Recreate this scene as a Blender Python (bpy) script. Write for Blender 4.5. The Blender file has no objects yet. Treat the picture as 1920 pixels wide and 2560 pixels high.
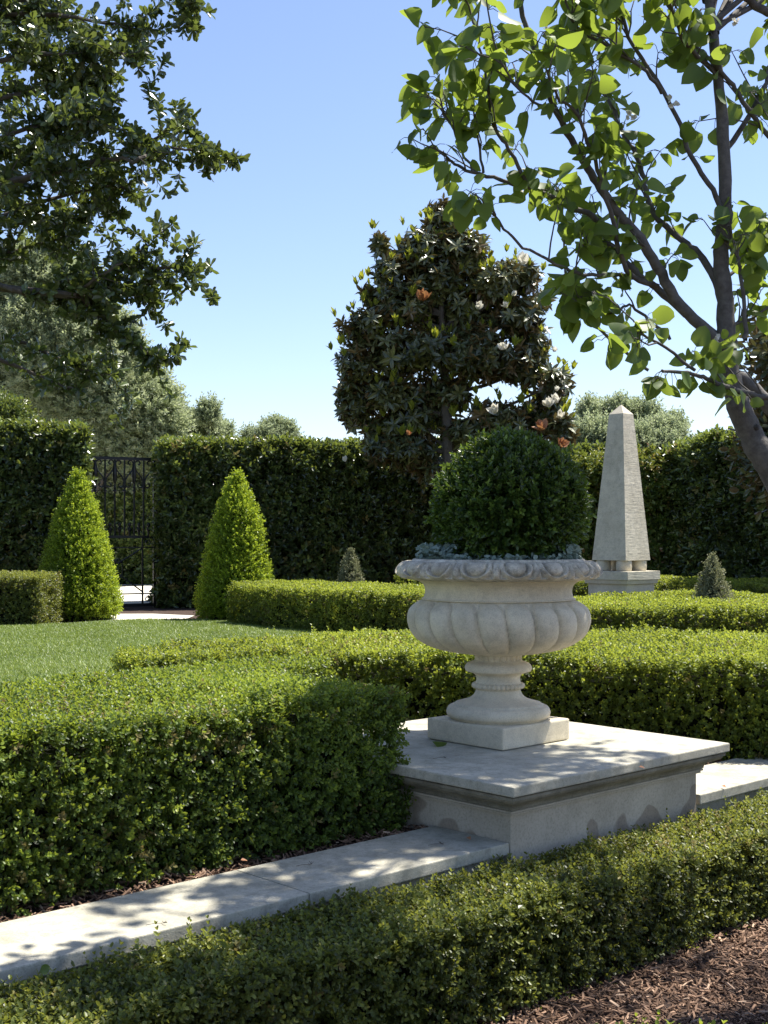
import bpy, bmesh, math, random
import numpy as np
from mathutils import Vector, Matrix
random.seed(7); RNG = np.random.default_rng(7)
S = bpy.context.scene
COL = S.collection
PI = math.pi

# ---------------------------------------------------------------- camera, world, sun
FPX = 3150.0; HZ = 1342.0; EYE = 1.04          # focal length and horizon in the 1920x2560 frame
cam_d = bpy.data.cameras.new('camera'); cam = bpy.data.objects.new('camera', cam_d); COL.objects.link(cam)
cam.location = (0, 0, EYE); cam.rotation_euler = (PI/2, 0, 0)
cam_d.sensor_fit = 'VERTICAL'; cam_d.sensor_height = 36; cam_d.lens = FPX/2560*36
cam_d.shift_y = (HZ-1280)/2560
cam_d.clip_start = 0.05; cam_d.clip_end = 5000
S.camera = cam

SUN_AZ = Vector((0.86, 0.50)).normalized()      # horizontal direction towards the sun
SUN_EL = math.radians(64)
w = bpy.data.worlds.new('World'); S.world = w; w.use_nodes = True
nt = w.node_tree; bg = nt.nodes['Background']
sky = nt.nodes.new('ShaderNodeTexSky'); sky.sky_type = 'NISHITA'; sky.sun_disc = False
sky.sun_elevation = SUN_EL; sky.sun_rotation = math.atan2(SUN_AZ.x, SUN_AZ.y)
sky.air_density = 1.0; sky.dust_density = .7; sky.ozone_density = 2.6; sky.altitude = 200
hs = nt.nodes.new('ShaderNodeHueSaturation'); hs.inputs['Saturation'].default_value = 1.0
wt = nt.nodes.new('ShaderNodeMix'); wt.data_type = 'RGBA'; wt.blend_type = 'MULTIPLY'; wt.inputs[0].default_value = 1; wt.inputs[7].default_value = (.98,.925,.965,1)
nt.links.new(sky.outputs[0], hs.inputs['Color']); nt.links.new(hs.outputs[0], wt.inputs[6]); nt.links.new(wt.outputs[2], bg.inputs[0]); bg.inputs[1].default_value = 0.096
sd = bpy.data.lights.new('sun', 'SUN'); sd.energy = 4.6; sd.angle = math.radians(0.55); sd.color = (1, .955, .87)
sun = bpy.data.objects.new('sun', sd); COL.objects.link(sun)
SV = Vector((SUN_AZ.x*math.cos(SUN_EL), SUN_AZ.y*math.cos(SUN_EL), math.sin(SUN_EL)))
sun.rotation_euler = SV.to_track_quat('Z', 'Y').to_euler(); sun.location = SV*50
S.view_settings.view_transform = 'Standard'; S.view_settings.look = 'None'
S.view_settings.exposure = 1.22; S.view_settings.gamma = 1.0
S.cycles.max_bounces = 8; S.cycles.transparent_max_bounces = 4
S.cycles.use_adaptive_sampling = True

# ---------------------------------------------------------------- measuring helpers (1659-wide view of the photo)
K = 1920/1659
def G(x, y, z=0.0):
    """ground position of a photo point known to lie at height z"""
    v = y*K - HZ; Y = (EYE-z)*FPX/v
    return ((x*K-960)/FPX*Y, Y)
def Q(x, y, Y):
    return Vector(((x*K-960)/FPX*Y, Y, EYE-(y*K-HZ)/FPX*Y))
D1 = Vector((.729, .6845, 0)).normalized(); D2 = Vector((-D1.y, D1.x, 0))
C0 = Vector((.416, 4.16, 0))                    # front corner of the pedestal body
def L(s, t, z=0.0):
    p = C0 + D1*s + D2*t
    return Vector((p.x, p.y, z))
ROT = math.atan2(D1.y, D1.x)

# ---------------------------------------------------------------- object helpers
def tag(o, label=None, cat=None, group=None, kind=None):
    if label: o['label'] = label
    if cat: o['category'] = cat
    if group: o['group'] = group
    if kind: o['kind'] = kind
    return o
def empty(name, loc, label, cat, group=None):
    o = bpy.data.objects.new(name, None); COL.objects.link(o); o.location = loc
    o.empty_display_size = .2
    return tag(o, label, cat, group)
def attach(o, parent):
    if parent:
        o.parent = parent
        o.matrix_parent_inverse = Matrix.Translation(parent.location).inverted()
    return o
def obj_bm(name, bm, mat, parent=None, smooth=False):
    me = bpy.data.meshes.new(name); bm.normal_update(); bm.to_mesh(me); bm.free()
    if smooth:
        for p in me.polygons: p.use_smooth = True
    o = bpy.data.objects.new(name, me); COL.objects.link(o)
    me.materials.append(mat)
    return attach(o, parent)
def obj_np(name, V, F, mats, parent=None, tint=None, smooth=False, midx=None):
    """V (n,3); F list of (array (k, s)) face arrays"""
    me = bpy.data.meshes.new(name)
    V = np.ascontiguousarray(V, dtype=np.float32)
    me.vertices.add(len(V)); me.vertices.foreach_set('co', V.ravel())
    flat = np.concatenate([f.ravel() for f in F]).astype(np.int32)
    sizes = np.concatenate([np.full(len(f), f.shape[1], dtype=np.int32) for f in F])
    starts = np.concatenate([[0], np.cumsum(sizes)[:-1]]).astype(np.int32)
    me.loops.add(len(flat)); me.loops.foreach_set('vertex_index', flat)
    me.polygons.add(len(sizes)); me.polygons.foreach_set('loop_start', starts)
    if midx is not None: me.polygons.foreach_set('material_index', midx.astype(np.int32))
    me.polygons.foreach_set('use_smooth', np.full(len(sizes), smooth))
    me.update(calc_edges=True)
    if tint is not None:
        a = me.attributes.new('tint', 'FLOAT', 'POINT'); a.data.foreach_set('value', tint.astype(np.float32))
    for m in (mats if isinstance(mats, (list, tuple)) else [mats]): me.materials.append(m)
    o = bpy.data.objects.new(name, me); COL.objects.link(o)
    return attach(o, parent)
class MB:
    """collects leaf/tube pieces into one mesh"""
    def __init__(s): s.V=[]; s.F={3:[],4:[]}; s.T=[]; s.n=0; s.M={3:[],4:[]}
    def add(s, V, F, tint=0.5, m=0):
        V = np.asarray(V, dtype=np.float32); s.V.append(V)
        for f in F:
            f = np.asarray(f)
            if len(f): s.F[f.shape[1]].append(f+s.n); s.M[f.shape[1]].append(np.full(len(f), m))
        t = np.asarray(tint, dtype=np.float32)
        s.T.append(np.full(len(V), t) if t.ndim == 0 else t); s.n += len(V)
    def build(s, name, mats, parent=None, smooth=False):
        F = []; M = []
        for k in (3,4):
            if s.F[k]: F.append(np.concatenate(s.F[k])); M.append(np.concatenate(s.M[k]))
        return obj_np(name, np.concatenate(s.V), F, mats, parent, np.concatenate(s.T), smooth, np.concatenate(M))

# ---------------------------------------------------------------- materials
def mat(name):
    m = bpy.data.materials.new(name); m.use_nodes = True
    nt = m.node_tree; return m, nt, nt.nodes['Principled BSDF']
def node(nt, t, **kw):
    n = nt.nodes.new(t)
    for k, v in kw.items():
        if k in n.inputs.keys(): n.inputs[k].default_value = v
        else: setattr(n, k, v)
    return n
def ramp(nt, fac, stops):
    r = nt.nodes.new('ShaderNodeValToRGB'); e = r.color_ramp.elements
    e[0].position, e[0].color = stops[0][0], (*stops[0][1], 1)
    e[1].position, e[1].color = stops[-1][0], (*stops[-1][1], 1)
    for p, c in stops[1:-1]:
        x = e.new(p); x.color = (*c, 1)
    nt.links.new(fac, r.inputs[0]); return r.outputs[0]
def leaf_mat(name, stops, rough=.42, trans=.35, tcol=(.30,.42,.04), back=None, spec=.5, weight=.6):
    """stops: colour ramp over per-leaf random and per-clump tint"""
    m, nt, b = mat(name)
    at = node(nt, 'ShaderNodeAttribute', attribute_name='tint'); ge = node(nt, 'ShaderNodeNewGeometry')
    mx = node(nt, 'ShaderNodeMath', operation='MULTIPLY_ADD'); nt.links.new(at.outputs['Fac'], mx.inputs[0]); mx.inputs[1].default_value = weight
    m2 = node(nt, 'ShaderNodeMath', operation='MULTIPLY'); nt.links.new(ge.outputs['Random Per Island'], m2.inputs[0]); m2.inputs[1].default_value = 1-weight
    nt.links.new(m2.outputs[0], mx.inputs[2])
    c = ramp(nt, mx.outputs[0], stops)
    if back:
        mm = node(nt, 'ShaderNodeMix', data_type='RGBA'); nt.links.new(ge.outputs['Backfacing'], mm.inputs[0])
        nt.links.new(c, mm.inputs[6]); mm.inputs[7].default_value = (*back, 1); c = mm.outputs[2]
    nt.links.new(c, b.inputs['Base Color']); b.inputs['Roughness'].default_value = rough
    b.inputs['Specular IOR Level'].default_value = spec
    if trans:
        tr = node(nt, 'ShaderNodeBsdfTranslucent')
        tm = node(nt, 'ShaderNodeMix', data_type='RGBA', blend_type='MIX'); tm.inputs[0].default_value = .5
        nt.links.new(c, tm.inputs[6]); tm.inputs[7].default_value = (*tcol, 1); nt.links.new(tm.outputs[2], tr.inputs[0])
        ms = node(nt, 'ShaderNodeMixShader'); ms.inputs[0].default_value = trans
        nt.links.new(b.outputs[0], ms.inputs[1]); nt.links.new(tr.outputs[0], ms.inputs[2])
        nt.links.new(ms.outputs[0], nt.nodes['Material Output'].inputs[0])
    return m
def stone_mat(name, c1, c2, scale=6, dirt=(.25,.25,.22), dirt_amt=.35, bump=.25, grain=160, tool=False, streak=False, patches=None):
    m, nt, b = mat(name)
    tc = node(nt, 'ShaderNodeTexCoord'); ob = tc.outputs['Object']
    n1 = node(nt, 'ShaderNodeTexNoise', Scale=scale, Detail=8.0, Roughness=.6); nt.links.new(ob, n1.inputs['Vector'])
    c = ramp(nt, n1.outputs[0], [(.32, c1), (.68, c2)])
    n2 = node(nt, 'ShaderNodeTexNoise', Scale=grain, Detail=3.0, Roughness=.7); nt.links.new(ob, n2.inputs['Vector'])
    n3 = node(nt, 'ShaderNodeTexNoise', Scale=scale*2.7, Detail=10.0, Roughness=.75)
    if streak:
        mp = node(nt, 'ShaderNodeMapping'); mp.inputs['Scale'].default_value = (1.6, 1.6, .12); nt.links.new(ob, mp.inputs[0]); nt.links.new(mp.outputs[0], n3.inputs['Vector'])
    else: nt.links.new(ob, n3.inputs['Vector'])
    f = ramp(nt, n3.outputs[0], [(.46, (0,0,0)), (.72, (1,1,1))])
    fm = node(nt, 'ShaderNodeMath', operation='MULTIPLY'); nt.links.new(f, fm.inputs[0]); fm.inputs[1].default_value = dirt_amt
    mx = node(nt, 'ShaderNodeMix', data_type='RGBA'); nt.links.new(fm.outputs[0], mx.inputs[0]); nt.links.new(c, mx.inputs[6]); mx.inputs[7].default_value = (*dirt, 1)
    c = mx.outputs[2]
    g = ramp(nt, n2.outputs[0], [(.34, (.72,.72,.72)), (.5, (1,1,1)), (.75, (1.08,1.08,1.08))])
    mg = node(nt, 'ShaderNodeMix', data_type='RGBA', blend_type='MULTIPLY'); mg.inputs[0].default_value = .75
    nt.links.new(c, mg.inputs[6]); nt.links.new(g, mg.inputs[7]); c = mg.outputs[2]
    if patches:
        n4 = node(nt, 'ShaderNodeTexNoise', Scale=patches[0], Detail=2.0, Roughness=.45); nt.links.new(ob, n4.inputs['Vector'])
        sx = node(nt, 'ShaderNodeSeparateXYZ'); nt.links.new(ob, sx.inputs[0])
        ma = node(nt, 'ShaderNodeMath', operation='MULTIPLY_ADD'); nt.links.new(sx.outputs[2], ma.inputs[0]); ma.inputs[1].default_value = -patches[1]; nt.links.new(n4.outputs[0], ma.inputs[2])
        pf = ramp(nt, ma.outputs[0], [(patches[2], (0,0,0)), (patches[2]+.012, (1,1,1))])
        mp2 = node(nt, 'ShaderNodeMix', data_type='RGBA', blend_type='MULTIPLY'); nt.links.new(pf, mp2.inputs[0]); nt.links.new(c, mp2.inputs[6]); mp2.inputs[7].default_value = (.66,.62,.60,1); c = mp2.outputs[2]
    nt.links.new(c, b.inputs['Base Color']); b.inputs['Roughness'].default_value = .85
    b.inputs['Specular IOR Level'].default_value = .25
    bp = node(nt, 'ShaderNodeBump', Strength=bump, Distance=.004); nt.links.new(n2.outputs[0], bp.inputs['Height'])
    last = bp.outputs[0]
    b2 = node(nt, 'ShaderNodeBump', Strength=bump*.8, Distance=.01); nt.links.new(n3.outputs[0], b2.inputs['Height']); nt.links.new(last, b2.inputs['Normal']); last = b2.outputs[0]
    if tool:
        mp = node(nt, 'ShaderNodeMapping'); mp.inputs['Scale'].default_value = (1.5, 1.5, 12); nt.links.new(ob, mp.inputs[0])
        n5 = node(nt, 'ShaderNodeTexNoise', Scale=5.0, Detail=6.0, Roughness=.6, Distortion=.6); nt.links.new(mp.outputs[0], n5.inputs['Vector'])
        b3 = node(nt, 'ShaderNodeBump', Strength=.42, Distance=.008); nt.links.new(n5.outputs[0], b3.inputs['Height']); nt.links.new(last, b3.inputs['Normal']); last = b3.outputs[0]
    nt.links.new(last, b.inputs['Normal'])
    return m
def plain(name, c, rough=.6, metal=0, spec=.5):
    m, nt, b = mat(name); b.inputs['Base Color'].default_value = (*c, 1); b.inputs['Roughness'].default_value = rough
    b.inputs['Metallic'].default_value = metal; b.inputs['Specular IOR Level'].default_value = spec
    return m
def bark_mat(name, c1, c2, scale=30):
    m, nt, b = mat(name); tc = node(nt, 'ShaderNodeTexCoord')
    n = node(nt, 'ShaderNodeTexNoise', Scale=scale, Detail=8.0, Roughness=.7); nt.links.new(tc.outputs['Object'], n.inputs['Vector'])
    nt.links.new(ramp(nt, n.outputs[0], [(.3, c1), (.7, c2)]), b.inputs['Base Color']); b.inputs['Roughness'].default_value = .85
    bp = node(nt, 'ShaderNodeBump', Strength=.6, Distance=.006); nt.links.new(n.outputs[0], bp.inputs['Height']); nt.links.new(bp.outputs[0], b.inputs['Normal'])
    return m
def soil_mat(name, c1, c2, scale=25):
    m, nt, b = mat(name); tc = node(nt, 'ShaderNodeTexCoord')
    n = node(nt, 'ShaderNodeTexNoise', Scale=scale, Detail=10.0, Roughness=.75); nt.links.new(tc.outputs['Object'], n.inputs['Vector'])
    nt.links.new(ramp(nt, n.outputs[0], [(.3, c1), (.7, c2)]), b.inputs['Base Color']); b.inputs['Roughness'].default_value = .95
    bp = node(nt, 'ShaderNodeBump', Strength=.8, Distance=.02); nt.links.new(n.outputs[0], bp.inputs['Height']); nt.links.new(bp.outputs[0], b.inputs['Normal'])
    return m

M = {}
M['slab'] = stone_mat('slab_stone', (.38,.355,.275), (.56,.525,.42), 7, (.21,.20,.155), .80, .3, 190)
M['edge'] = stone_mat('edge_stone', (.36,.33,.26), (.54,.49,.39), 7, (.18,.165,.13), .85, .5, 150, streak=True)
M['mould'] = stone_mat('mould_stone', (.19,.17,.125), (.33,.30,.23), 8, (.09,.083,.06), .7, .2, 150)
M['render'] = stone_mat('rendered_body', (.44,.38,.29), (.58,.51,.40), 3, (.32,.275,.20), .5, .1, 120, patches=(3.6, .8, .545))
M['urn'] = stone_mat('urn_stone', (.60,.53,.385), (.77,.69,.525), 6, (.36,.32,.24), .55, .3, 230)
M['rim'] = stone_mat('rim_stone', (.36,.32,.25), (.80,.73,.58), 14, (.11,.10,.088), .75, .35, 200)
M['obelisk'] = stone_mat('obelisk_stone', (.50,.45,.34), (.63,.575,.45), 5, (.28,.26,.20), .6, .05, 110, tool=True)
M['obbase'] = stone_mat('obelisk_base_stone', (.50,.44,.33), (.61,.55,.425), 4, (.34,.30,.22), .45, .2, 110)
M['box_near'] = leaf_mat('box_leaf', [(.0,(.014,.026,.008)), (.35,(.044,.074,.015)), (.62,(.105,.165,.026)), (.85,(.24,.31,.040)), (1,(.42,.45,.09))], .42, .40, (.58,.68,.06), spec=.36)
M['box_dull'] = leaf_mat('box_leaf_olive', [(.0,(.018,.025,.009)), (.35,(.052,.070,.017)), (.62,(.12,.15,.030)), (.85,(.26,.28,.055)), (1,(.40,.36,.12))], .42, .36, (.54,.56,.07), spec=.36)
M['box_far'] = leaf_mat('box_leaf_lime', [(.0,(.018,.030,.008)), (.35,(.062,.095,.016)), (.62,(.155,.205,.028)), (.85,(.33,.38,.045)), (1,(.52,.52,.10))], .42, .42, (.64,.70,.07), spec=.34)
M['cone'] = leaf_mat('cone_leaf', [(.0,(.030,.060,.008)), (.35,(.12,.19,.018)), (.7,(.30,.40,.032)), (1,(.54,.62,.08))], .42, .42, (.72,.82,.06), spec=.36)
M['varieg'] = leaf_mat('variegated_leaf', [(.0,(.06,.08,.035)), (.45,(.17,.185,.09)), (.8,(.33,.33,.19)), (1,(.55,.52,.38))], .5, .3, (.45,.45,.22))
M['ball'] = leaf_mat('ball_leaf', [(.0,(.010,.022,.008)), (.45,(.032,.066,.015)), (.75,(.085,.15,.026)), (1,(.26,.36,.06))], .34, .28, (.36,.50,.05))
M['silver'] = leaf_mat('silver_leaf', [(.0,(.13,.19,.15)), (1,(.34,.42,.35))], .6, .2, (.4,.5,.42))
M['laurel'] = leaf_mat('laurel_leaf', [(.0,(.016,.026,.009)), (.45,(.052,.080,.022)), (.75,(.125,.175,.040)), (1,(.33,.38,.10))], .28, .28, (.44,.52,.07), spec=.7)
M['photinia'] = leaf_mat('photinia_leaf', [(.0,(.04,.07,.015)), (.5,(.10,.16,.025)), (.85,(.21,.25,.06)), (.95,(.34,.13,.06)), (1,(.55,.50,.33))], .4, .3, (.4,.4,.05), weight=.2)
M['magnolia'] = leaf_mat('magnolia_leaf', [(.0,(.032,.044,.018)), (.6,(.085,.10,.036)), (.9,(.16,.165,.06)), (1,(.26,.24,.10))], .30, .10, (.35,.30,.08), back=(.17,.12,.055), spec=.6)
M['magnew'] = leaf_mat('magnolia_new_leaf', [(.0,(.15,.19,.02)), (1,(.30,.33,.05))], .35, .4, (.5,.5,.03))
M['pear'] = leaf_mat('pear_leaf', [(.0,(.034,.070,.018)), (.5,(.085,.145,.028)), (.85,(.155,.225,.042)), (1,(.26,.33,.06))], .48, .48, (.50,.62,.06), spec=.5, weight=.3)
M['oak'] = leaf_mat('live_oak_leaf', [(.0,(.020,.034,.014)), (.5,(.052,.078,.026)), (.8,(.11,.15,.040)), (1,(.23,.26,.08))], .27, .27, (.34,.42,.06), spec=.65, weight=.4)
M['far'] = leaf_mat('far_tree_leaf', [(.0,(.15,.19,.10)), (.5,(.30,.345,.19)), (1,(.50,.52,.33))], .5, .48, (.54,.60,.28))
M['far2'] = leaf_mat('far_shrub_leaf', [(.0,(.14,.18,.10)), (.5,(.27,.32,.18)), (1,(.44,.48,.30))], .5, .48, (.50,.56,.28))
M['grass'] = leaf_mat('grass_blade', [(.0,(.055,.095,.018)), (.5,(.14,.205,.040)), (.8,(.25,.31,.08)), (1,(.52,.53,.30))], .45, .32, (.44,.54,.08), spec=.4)
M['dead'] = leaf_mat('dry_box_leaf', [(.0,(.09,.075,.02)), (.5,(.20,.17,.045)), (1,(.36,.33,.10))], .6, .25, (.4,.3,.1))
M['core'] = plain('light_block_dark', (.012,.014,.008), .95, 0, .1)  # near-black fill of the added light-blocking cores inside the foliage
M['petal'] = leaf_mat('white_petal', [(.0,(.70,.66,.54)), (1,(.80,.79,.72))], .5, .3, (.8,.75,.6))
M['oldpetal'] = leaf_mat('rust_petal', [(.0,(.32,.12,.05)), (1,(.48,.24,.12))], .6, .2, (.6,.3,.1))
M['chip'] = leaf_mat('bark_chip', [(.0,(.045,.026,.016)), (.4,(.13,.076,.048)), (.8,(.30,.19,.125)), (1,(.54,.39,.27))], .85, 0, spec=.2, weight=.3)
M['soil'] = soil_mat('mulch_bed', (.02,.012,.008), (.075,.04,.026))
M['turf'] = soil_mat('turf_soil', (.05,.085,.02), (.08,.12,.03))
M['pearbark'] = bark_mat('pear_bark', (.055,.047,.040), (.15,.135,.115), 40)
M['oakbark'] = bark_mat('oak_bark', (.05,.04,.03), (.12,.10,.075), 30)
M['iron'] = plain('black_iron', (.012,.013,.014), .42, .3)
M['paving'] = stone_mat('paving', (.60,.56,.47), (.72,.68,.58), 3, (.5,.46,.38), .3, .1, 60)

# ---------------------------------------------------------------- geometry helpers
def add_box(bm, x0,x1,y0,y1,z0,z1, f=None, bevel=0):
    vs = [bm.verts.new((x,y,z)) for z in (z0,z1) for (x,y) in ((x0,y0),(x1,y0),(x1,y1),(x0,y1))]
    fs = [(3,2,1,0),(4,5,6,7),(0,1,5,4),(1,2,6,5),(2,3,7,6),(3,0,4,7)]
    faces = [bm.faces.new([vs[i] for i in q]) for q in fs]
    if bevel:
        es = set(e for fc in faces for e in fc.edges)
        r = bmesh.ops.bevel(bm, geom=list(es), offset=bevel, segments=2, affect='EDGES', profile=.6)
    return vs
def garden_box(name, s0,s1,t0,t1,z0,z1, m, parent=None, bevel=.004, cuts=0):
    """a block aligned with the garden axes, built in local coordinates then turned"""
    bm = bmesh.new(); add_box(bm, s0,s1,t0,t1,z0,z1, bevel=bevel)
    bmesh.ops.transform(bm, verts=bm.verts, matrix=Matrix.Translation(C0) @ Matrix.Rotation(ROT, 4, 'Z'))
    return obj_bm(name, bm, m, parent)
def add_tube(mb, pts, r0, r1, seg=8, tint=.5, m=0):
    pts = [Vector(p) for p in pts]; n = len(pts)
    if n < 2: return
    V = []; up = Vector((0,0,1))
    d = (pts[1]-pts[0]).normalized(); a = d.orthogonal().normalized()
    for i, p in enumerate(pts):
        d = (pts[min(i+1,n-1)]-pts[max(i-1,0)]).normalized()
        a = (a - d*a.dot(d)).normalized(); b = d.cross(a)
        r = (r0 + (r1-r0)*i/(n-1)) if not isinstance(r0, (list,tuple)) else r0[i]
        for k in range(seg):
            t = 2*PI*k/seg; V.append(p + a*(r*math.cos(t)) + b*(r*math.sin(t)))
    F = []
    for i in range(n-1):
        for k in range(seg):
            k2 = (k+1)%seg; F.append((i*seg+k, i*seg+k2, (i+1)*seg+k2, (i+1)*seg+k))
    V.append(pts[-1]+ (pts[-1]-pts[-2]).normalized()*(r1 if not isinstance(r0,(list,tuple)) else r0[-1])*.5); c = len(V)-1
    T = [((n-1)*seg+k, (n-1)*seg+(k+1)%seg, c) for k in range(seg)]
    mb.add([tuple(v) for v in V], [np.array(F), np.array(T)], tint, m)
def smooth_path(pts, sub=4, jit=0.0):
    pts = [Vector(p) for p in pts]; out = []
    for i in range(len(pts)-1):
        p0 = pts[max(i-1,0)]; p1 = pts[i]; p2 = pts[i+1]; p3 = pts[min(i+2,len(pts)-1)]
        for k in range(sub):
            t = k/sub
            q = .5*((2*p1)+(p2-p0)*t+(2*p0-5*p1+4*p2-p3)*t*t+(3*p1-p0-3*p2+p3)*t**3)
            if jit: q = q + Vector((random.gauss(0,jit),random.gauss(0,jit),random.gauss(0,jit)))
            out.append(q)
    out.append(pts[-1]); return out
def nz(P, f, seed=0):
    """cheap smooth noise in numpy, about -1..1"""
    r = np.random.default_rng(seed+100); o = np.zeros(len(P))
    for k in range(6):
        w_ = r.normal(size=3); w_ /= np.linalg.norm(w_); w_ *= f*(0.6+.5*k/2)
        o += np.sin(P@w_ + r.uniform(0, 6.28))*(1/(1+.35*k))
    return o/2.6
def leaf_simple(Ln, W, fold=.25, curl=.15):
    V = np.array([(0,0,0), (-W*.42,Ln*.28,fold*W*.42), (-W*.42,Ln*.70,fold*W*.42-curl*Ln*.5), (0,Ln,-curl*Ln), (W*.42,Ln*.70,fold*W*.42-curl*Ln*.5), (W*.42,Ln*.28,fold*W*.42)])
    return V, [np.array([(0,3,2,1),(0,5,4,3)])]
def leaf_fine(Ln, W, prof, fold=.2, curl=.2, n=4, wave=0.0):
    V = [(0,0,0)]
    for i in range(1, n+1):
        t = i/(n+1); wd = W/2*prof(t); z = -curl*Ln*t*t
        V += [(-wd, Ln*t, z+fold*wd+wave*Ln*math.sin(t*9)), (0, Ln*t, z), (wd, Ln*t, z+fold*wd-wave*Ln*math.sin(t*8+1))]
    V.append((0, Ln, -curl*Ln)); T = [(0,2,1),(0,3,2)]; Qd = []
    for i in range(n-1):
        a = 1+3*i; b = a+3; Qd += [(a,a+1,b+1,b),(a+1,a+2,b+2,b+1)]
    a = 1+3*(n-1); e = len(V)-1; T += [(a,a+1,e),(a+1,a+2,e)]
    return np.array(V), [np.array(T), np.array(Qd)]
def xf(V, M4):
    R = np.array(M4); return V@R[:3,:3].T + R[:3,3]
def merge(parts):
    V = []; T = []; Qd = []; n = 0
    for v, fs in parts:
        for f in fs:
            (T if f.shape[1] == 3 else Qd).append(f+n)
        V.append(v); n += len(v)
    F = []
    if T: F.append(np.concatenate(T))
    if Qd: F.append(np.concatenate(Qd))
    return np.concatenate(V), F
def sprig(leaf, length, pairs, tilt=50, decuss=True, rnd=random, s0=.9, s1=.7, per=2, start=.15):
    """shoot along +Z with leaves"""
    out = []
    for i in range(pairs):
        h = length*(start+(1-start)*i/max(pairs-1,1)); az0 = (i*90 if decuss else i*137.5) + rnd.uniform(-15,15)
        for k in range(per):
            az = math.radians(az0+k*360/per+rnd.uniform(-14,14))
            ti = math.radians(tilt*(1-.45*i/max(pairs-1,1))+rnd.uniform(-15,15))
            sc = (s0+(s1-s0)*i/max(pairs-1,1))*rnd.uniform(.8,1.15)
            Mx = Matrix.Translation((0,0,h)) @ Matrix.Rotation(az,4,'Z') @ Matrix.Rotation(PI/2-ti,4,'X') @ Matrix.Rotation(rnd.uniform(-.35,.35),4,'Y') @ Matrix.Scale(sc,4)
            out.append((xf(leaf[0], Mx), leaf[1]))
    return merge(out)
def norm(a): return a/np.maximum(np.linalg.norm(a,axis=1,keepdims=True),1e-9)
def scatter(mb, tmpl, P, D, sc=(.8,1.2), tint=None, m=0, rng=RNG):
    """copies template (axis +Z) to points P along directions D; everything lands in one mesh"""
    V, F = tmpl; N = len(P)
    if N == 0: return
    D = norm(D); h = rng.normal(size=(N,3)); A = norm(h - D*np.sum(h*D,axis=1,keepdims=True)); B = np.cross(D, A)
    s = rng.uniform(sc[0], sc[1], size=(N,1,1))
    W = (V[None,:,0:1]*A[:,None,:] + V[None,:,1:2]*B[:,None,:] + V[None,:,2:3]*D[:,None,:])*s + P[:,None,:]
    off = (np.arange(N)*len(V))[:,None,None]
    Fs = [(f[None]+off).reshape(-1, f.shape[1]) for f in F]
    if tint is None: tint = rng.uniform(0,1,size=N)
    mb.add(W.reshape(-1,3), Fs, np.repeat(tint, len(V)), m)

# templates -----------------------------------------------------------------
R0 = random.Random(3)
box_leaf = leaf_simple(.0186, .0130, .25, .12)
BOX = [sprig(box_leaf, .036, 4, 70, rnd=R0) for _ in range(5)]
BOXTALL = [sprig(box_leaf, .075, 6, 50, rnd=R0, s1=.6) for _ in range(3)]
box_big = leaf_simple(.028, .020, .3, .12)
BOXF = [sprig(box_big, .05, 3, 70, rnd=R0) for _ in range(5)]
laurel_leaf = leaf_simple(.105, .055, .25, .2)
LAU = [sprig(laurel_leaf, .10, 3, 60, rnd=R0) for _ in range(5)]
def inside(P, poly):
    x, y = P[:,0], P[:,1]; r = np.zeros(len(P), bool); n = len(poly)
    for i in range(n):
        x1,y1 = poly[i]; x2,y2 = poly[(i+1)%n]
        c = ((y1>y)!=(y2>y)) & (x < (x2-x1)*(y-y1)/(y2-y1+1e-12)+x1); r ^= c
    return r
def offset_poly(poly, d):
    n = len(poly); out = []
    for i in range(n):
        p0 = Vector(poly[i-1]); p1 = Vector(poly[i]); p2 = Vector(poly[(i+1)%n])
        e1 = (p1-p0).normalized(); e2 = (p2-p1).normalized()
        n1 = Vector((-e1.y, e1.x)); n2 = Vector((-e2.y, e2.x)); b = (n1+n2)
        b = b/max(b.dot(n1), .3)
        out.append(tuple(p1+b*d))
    return out
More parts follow.
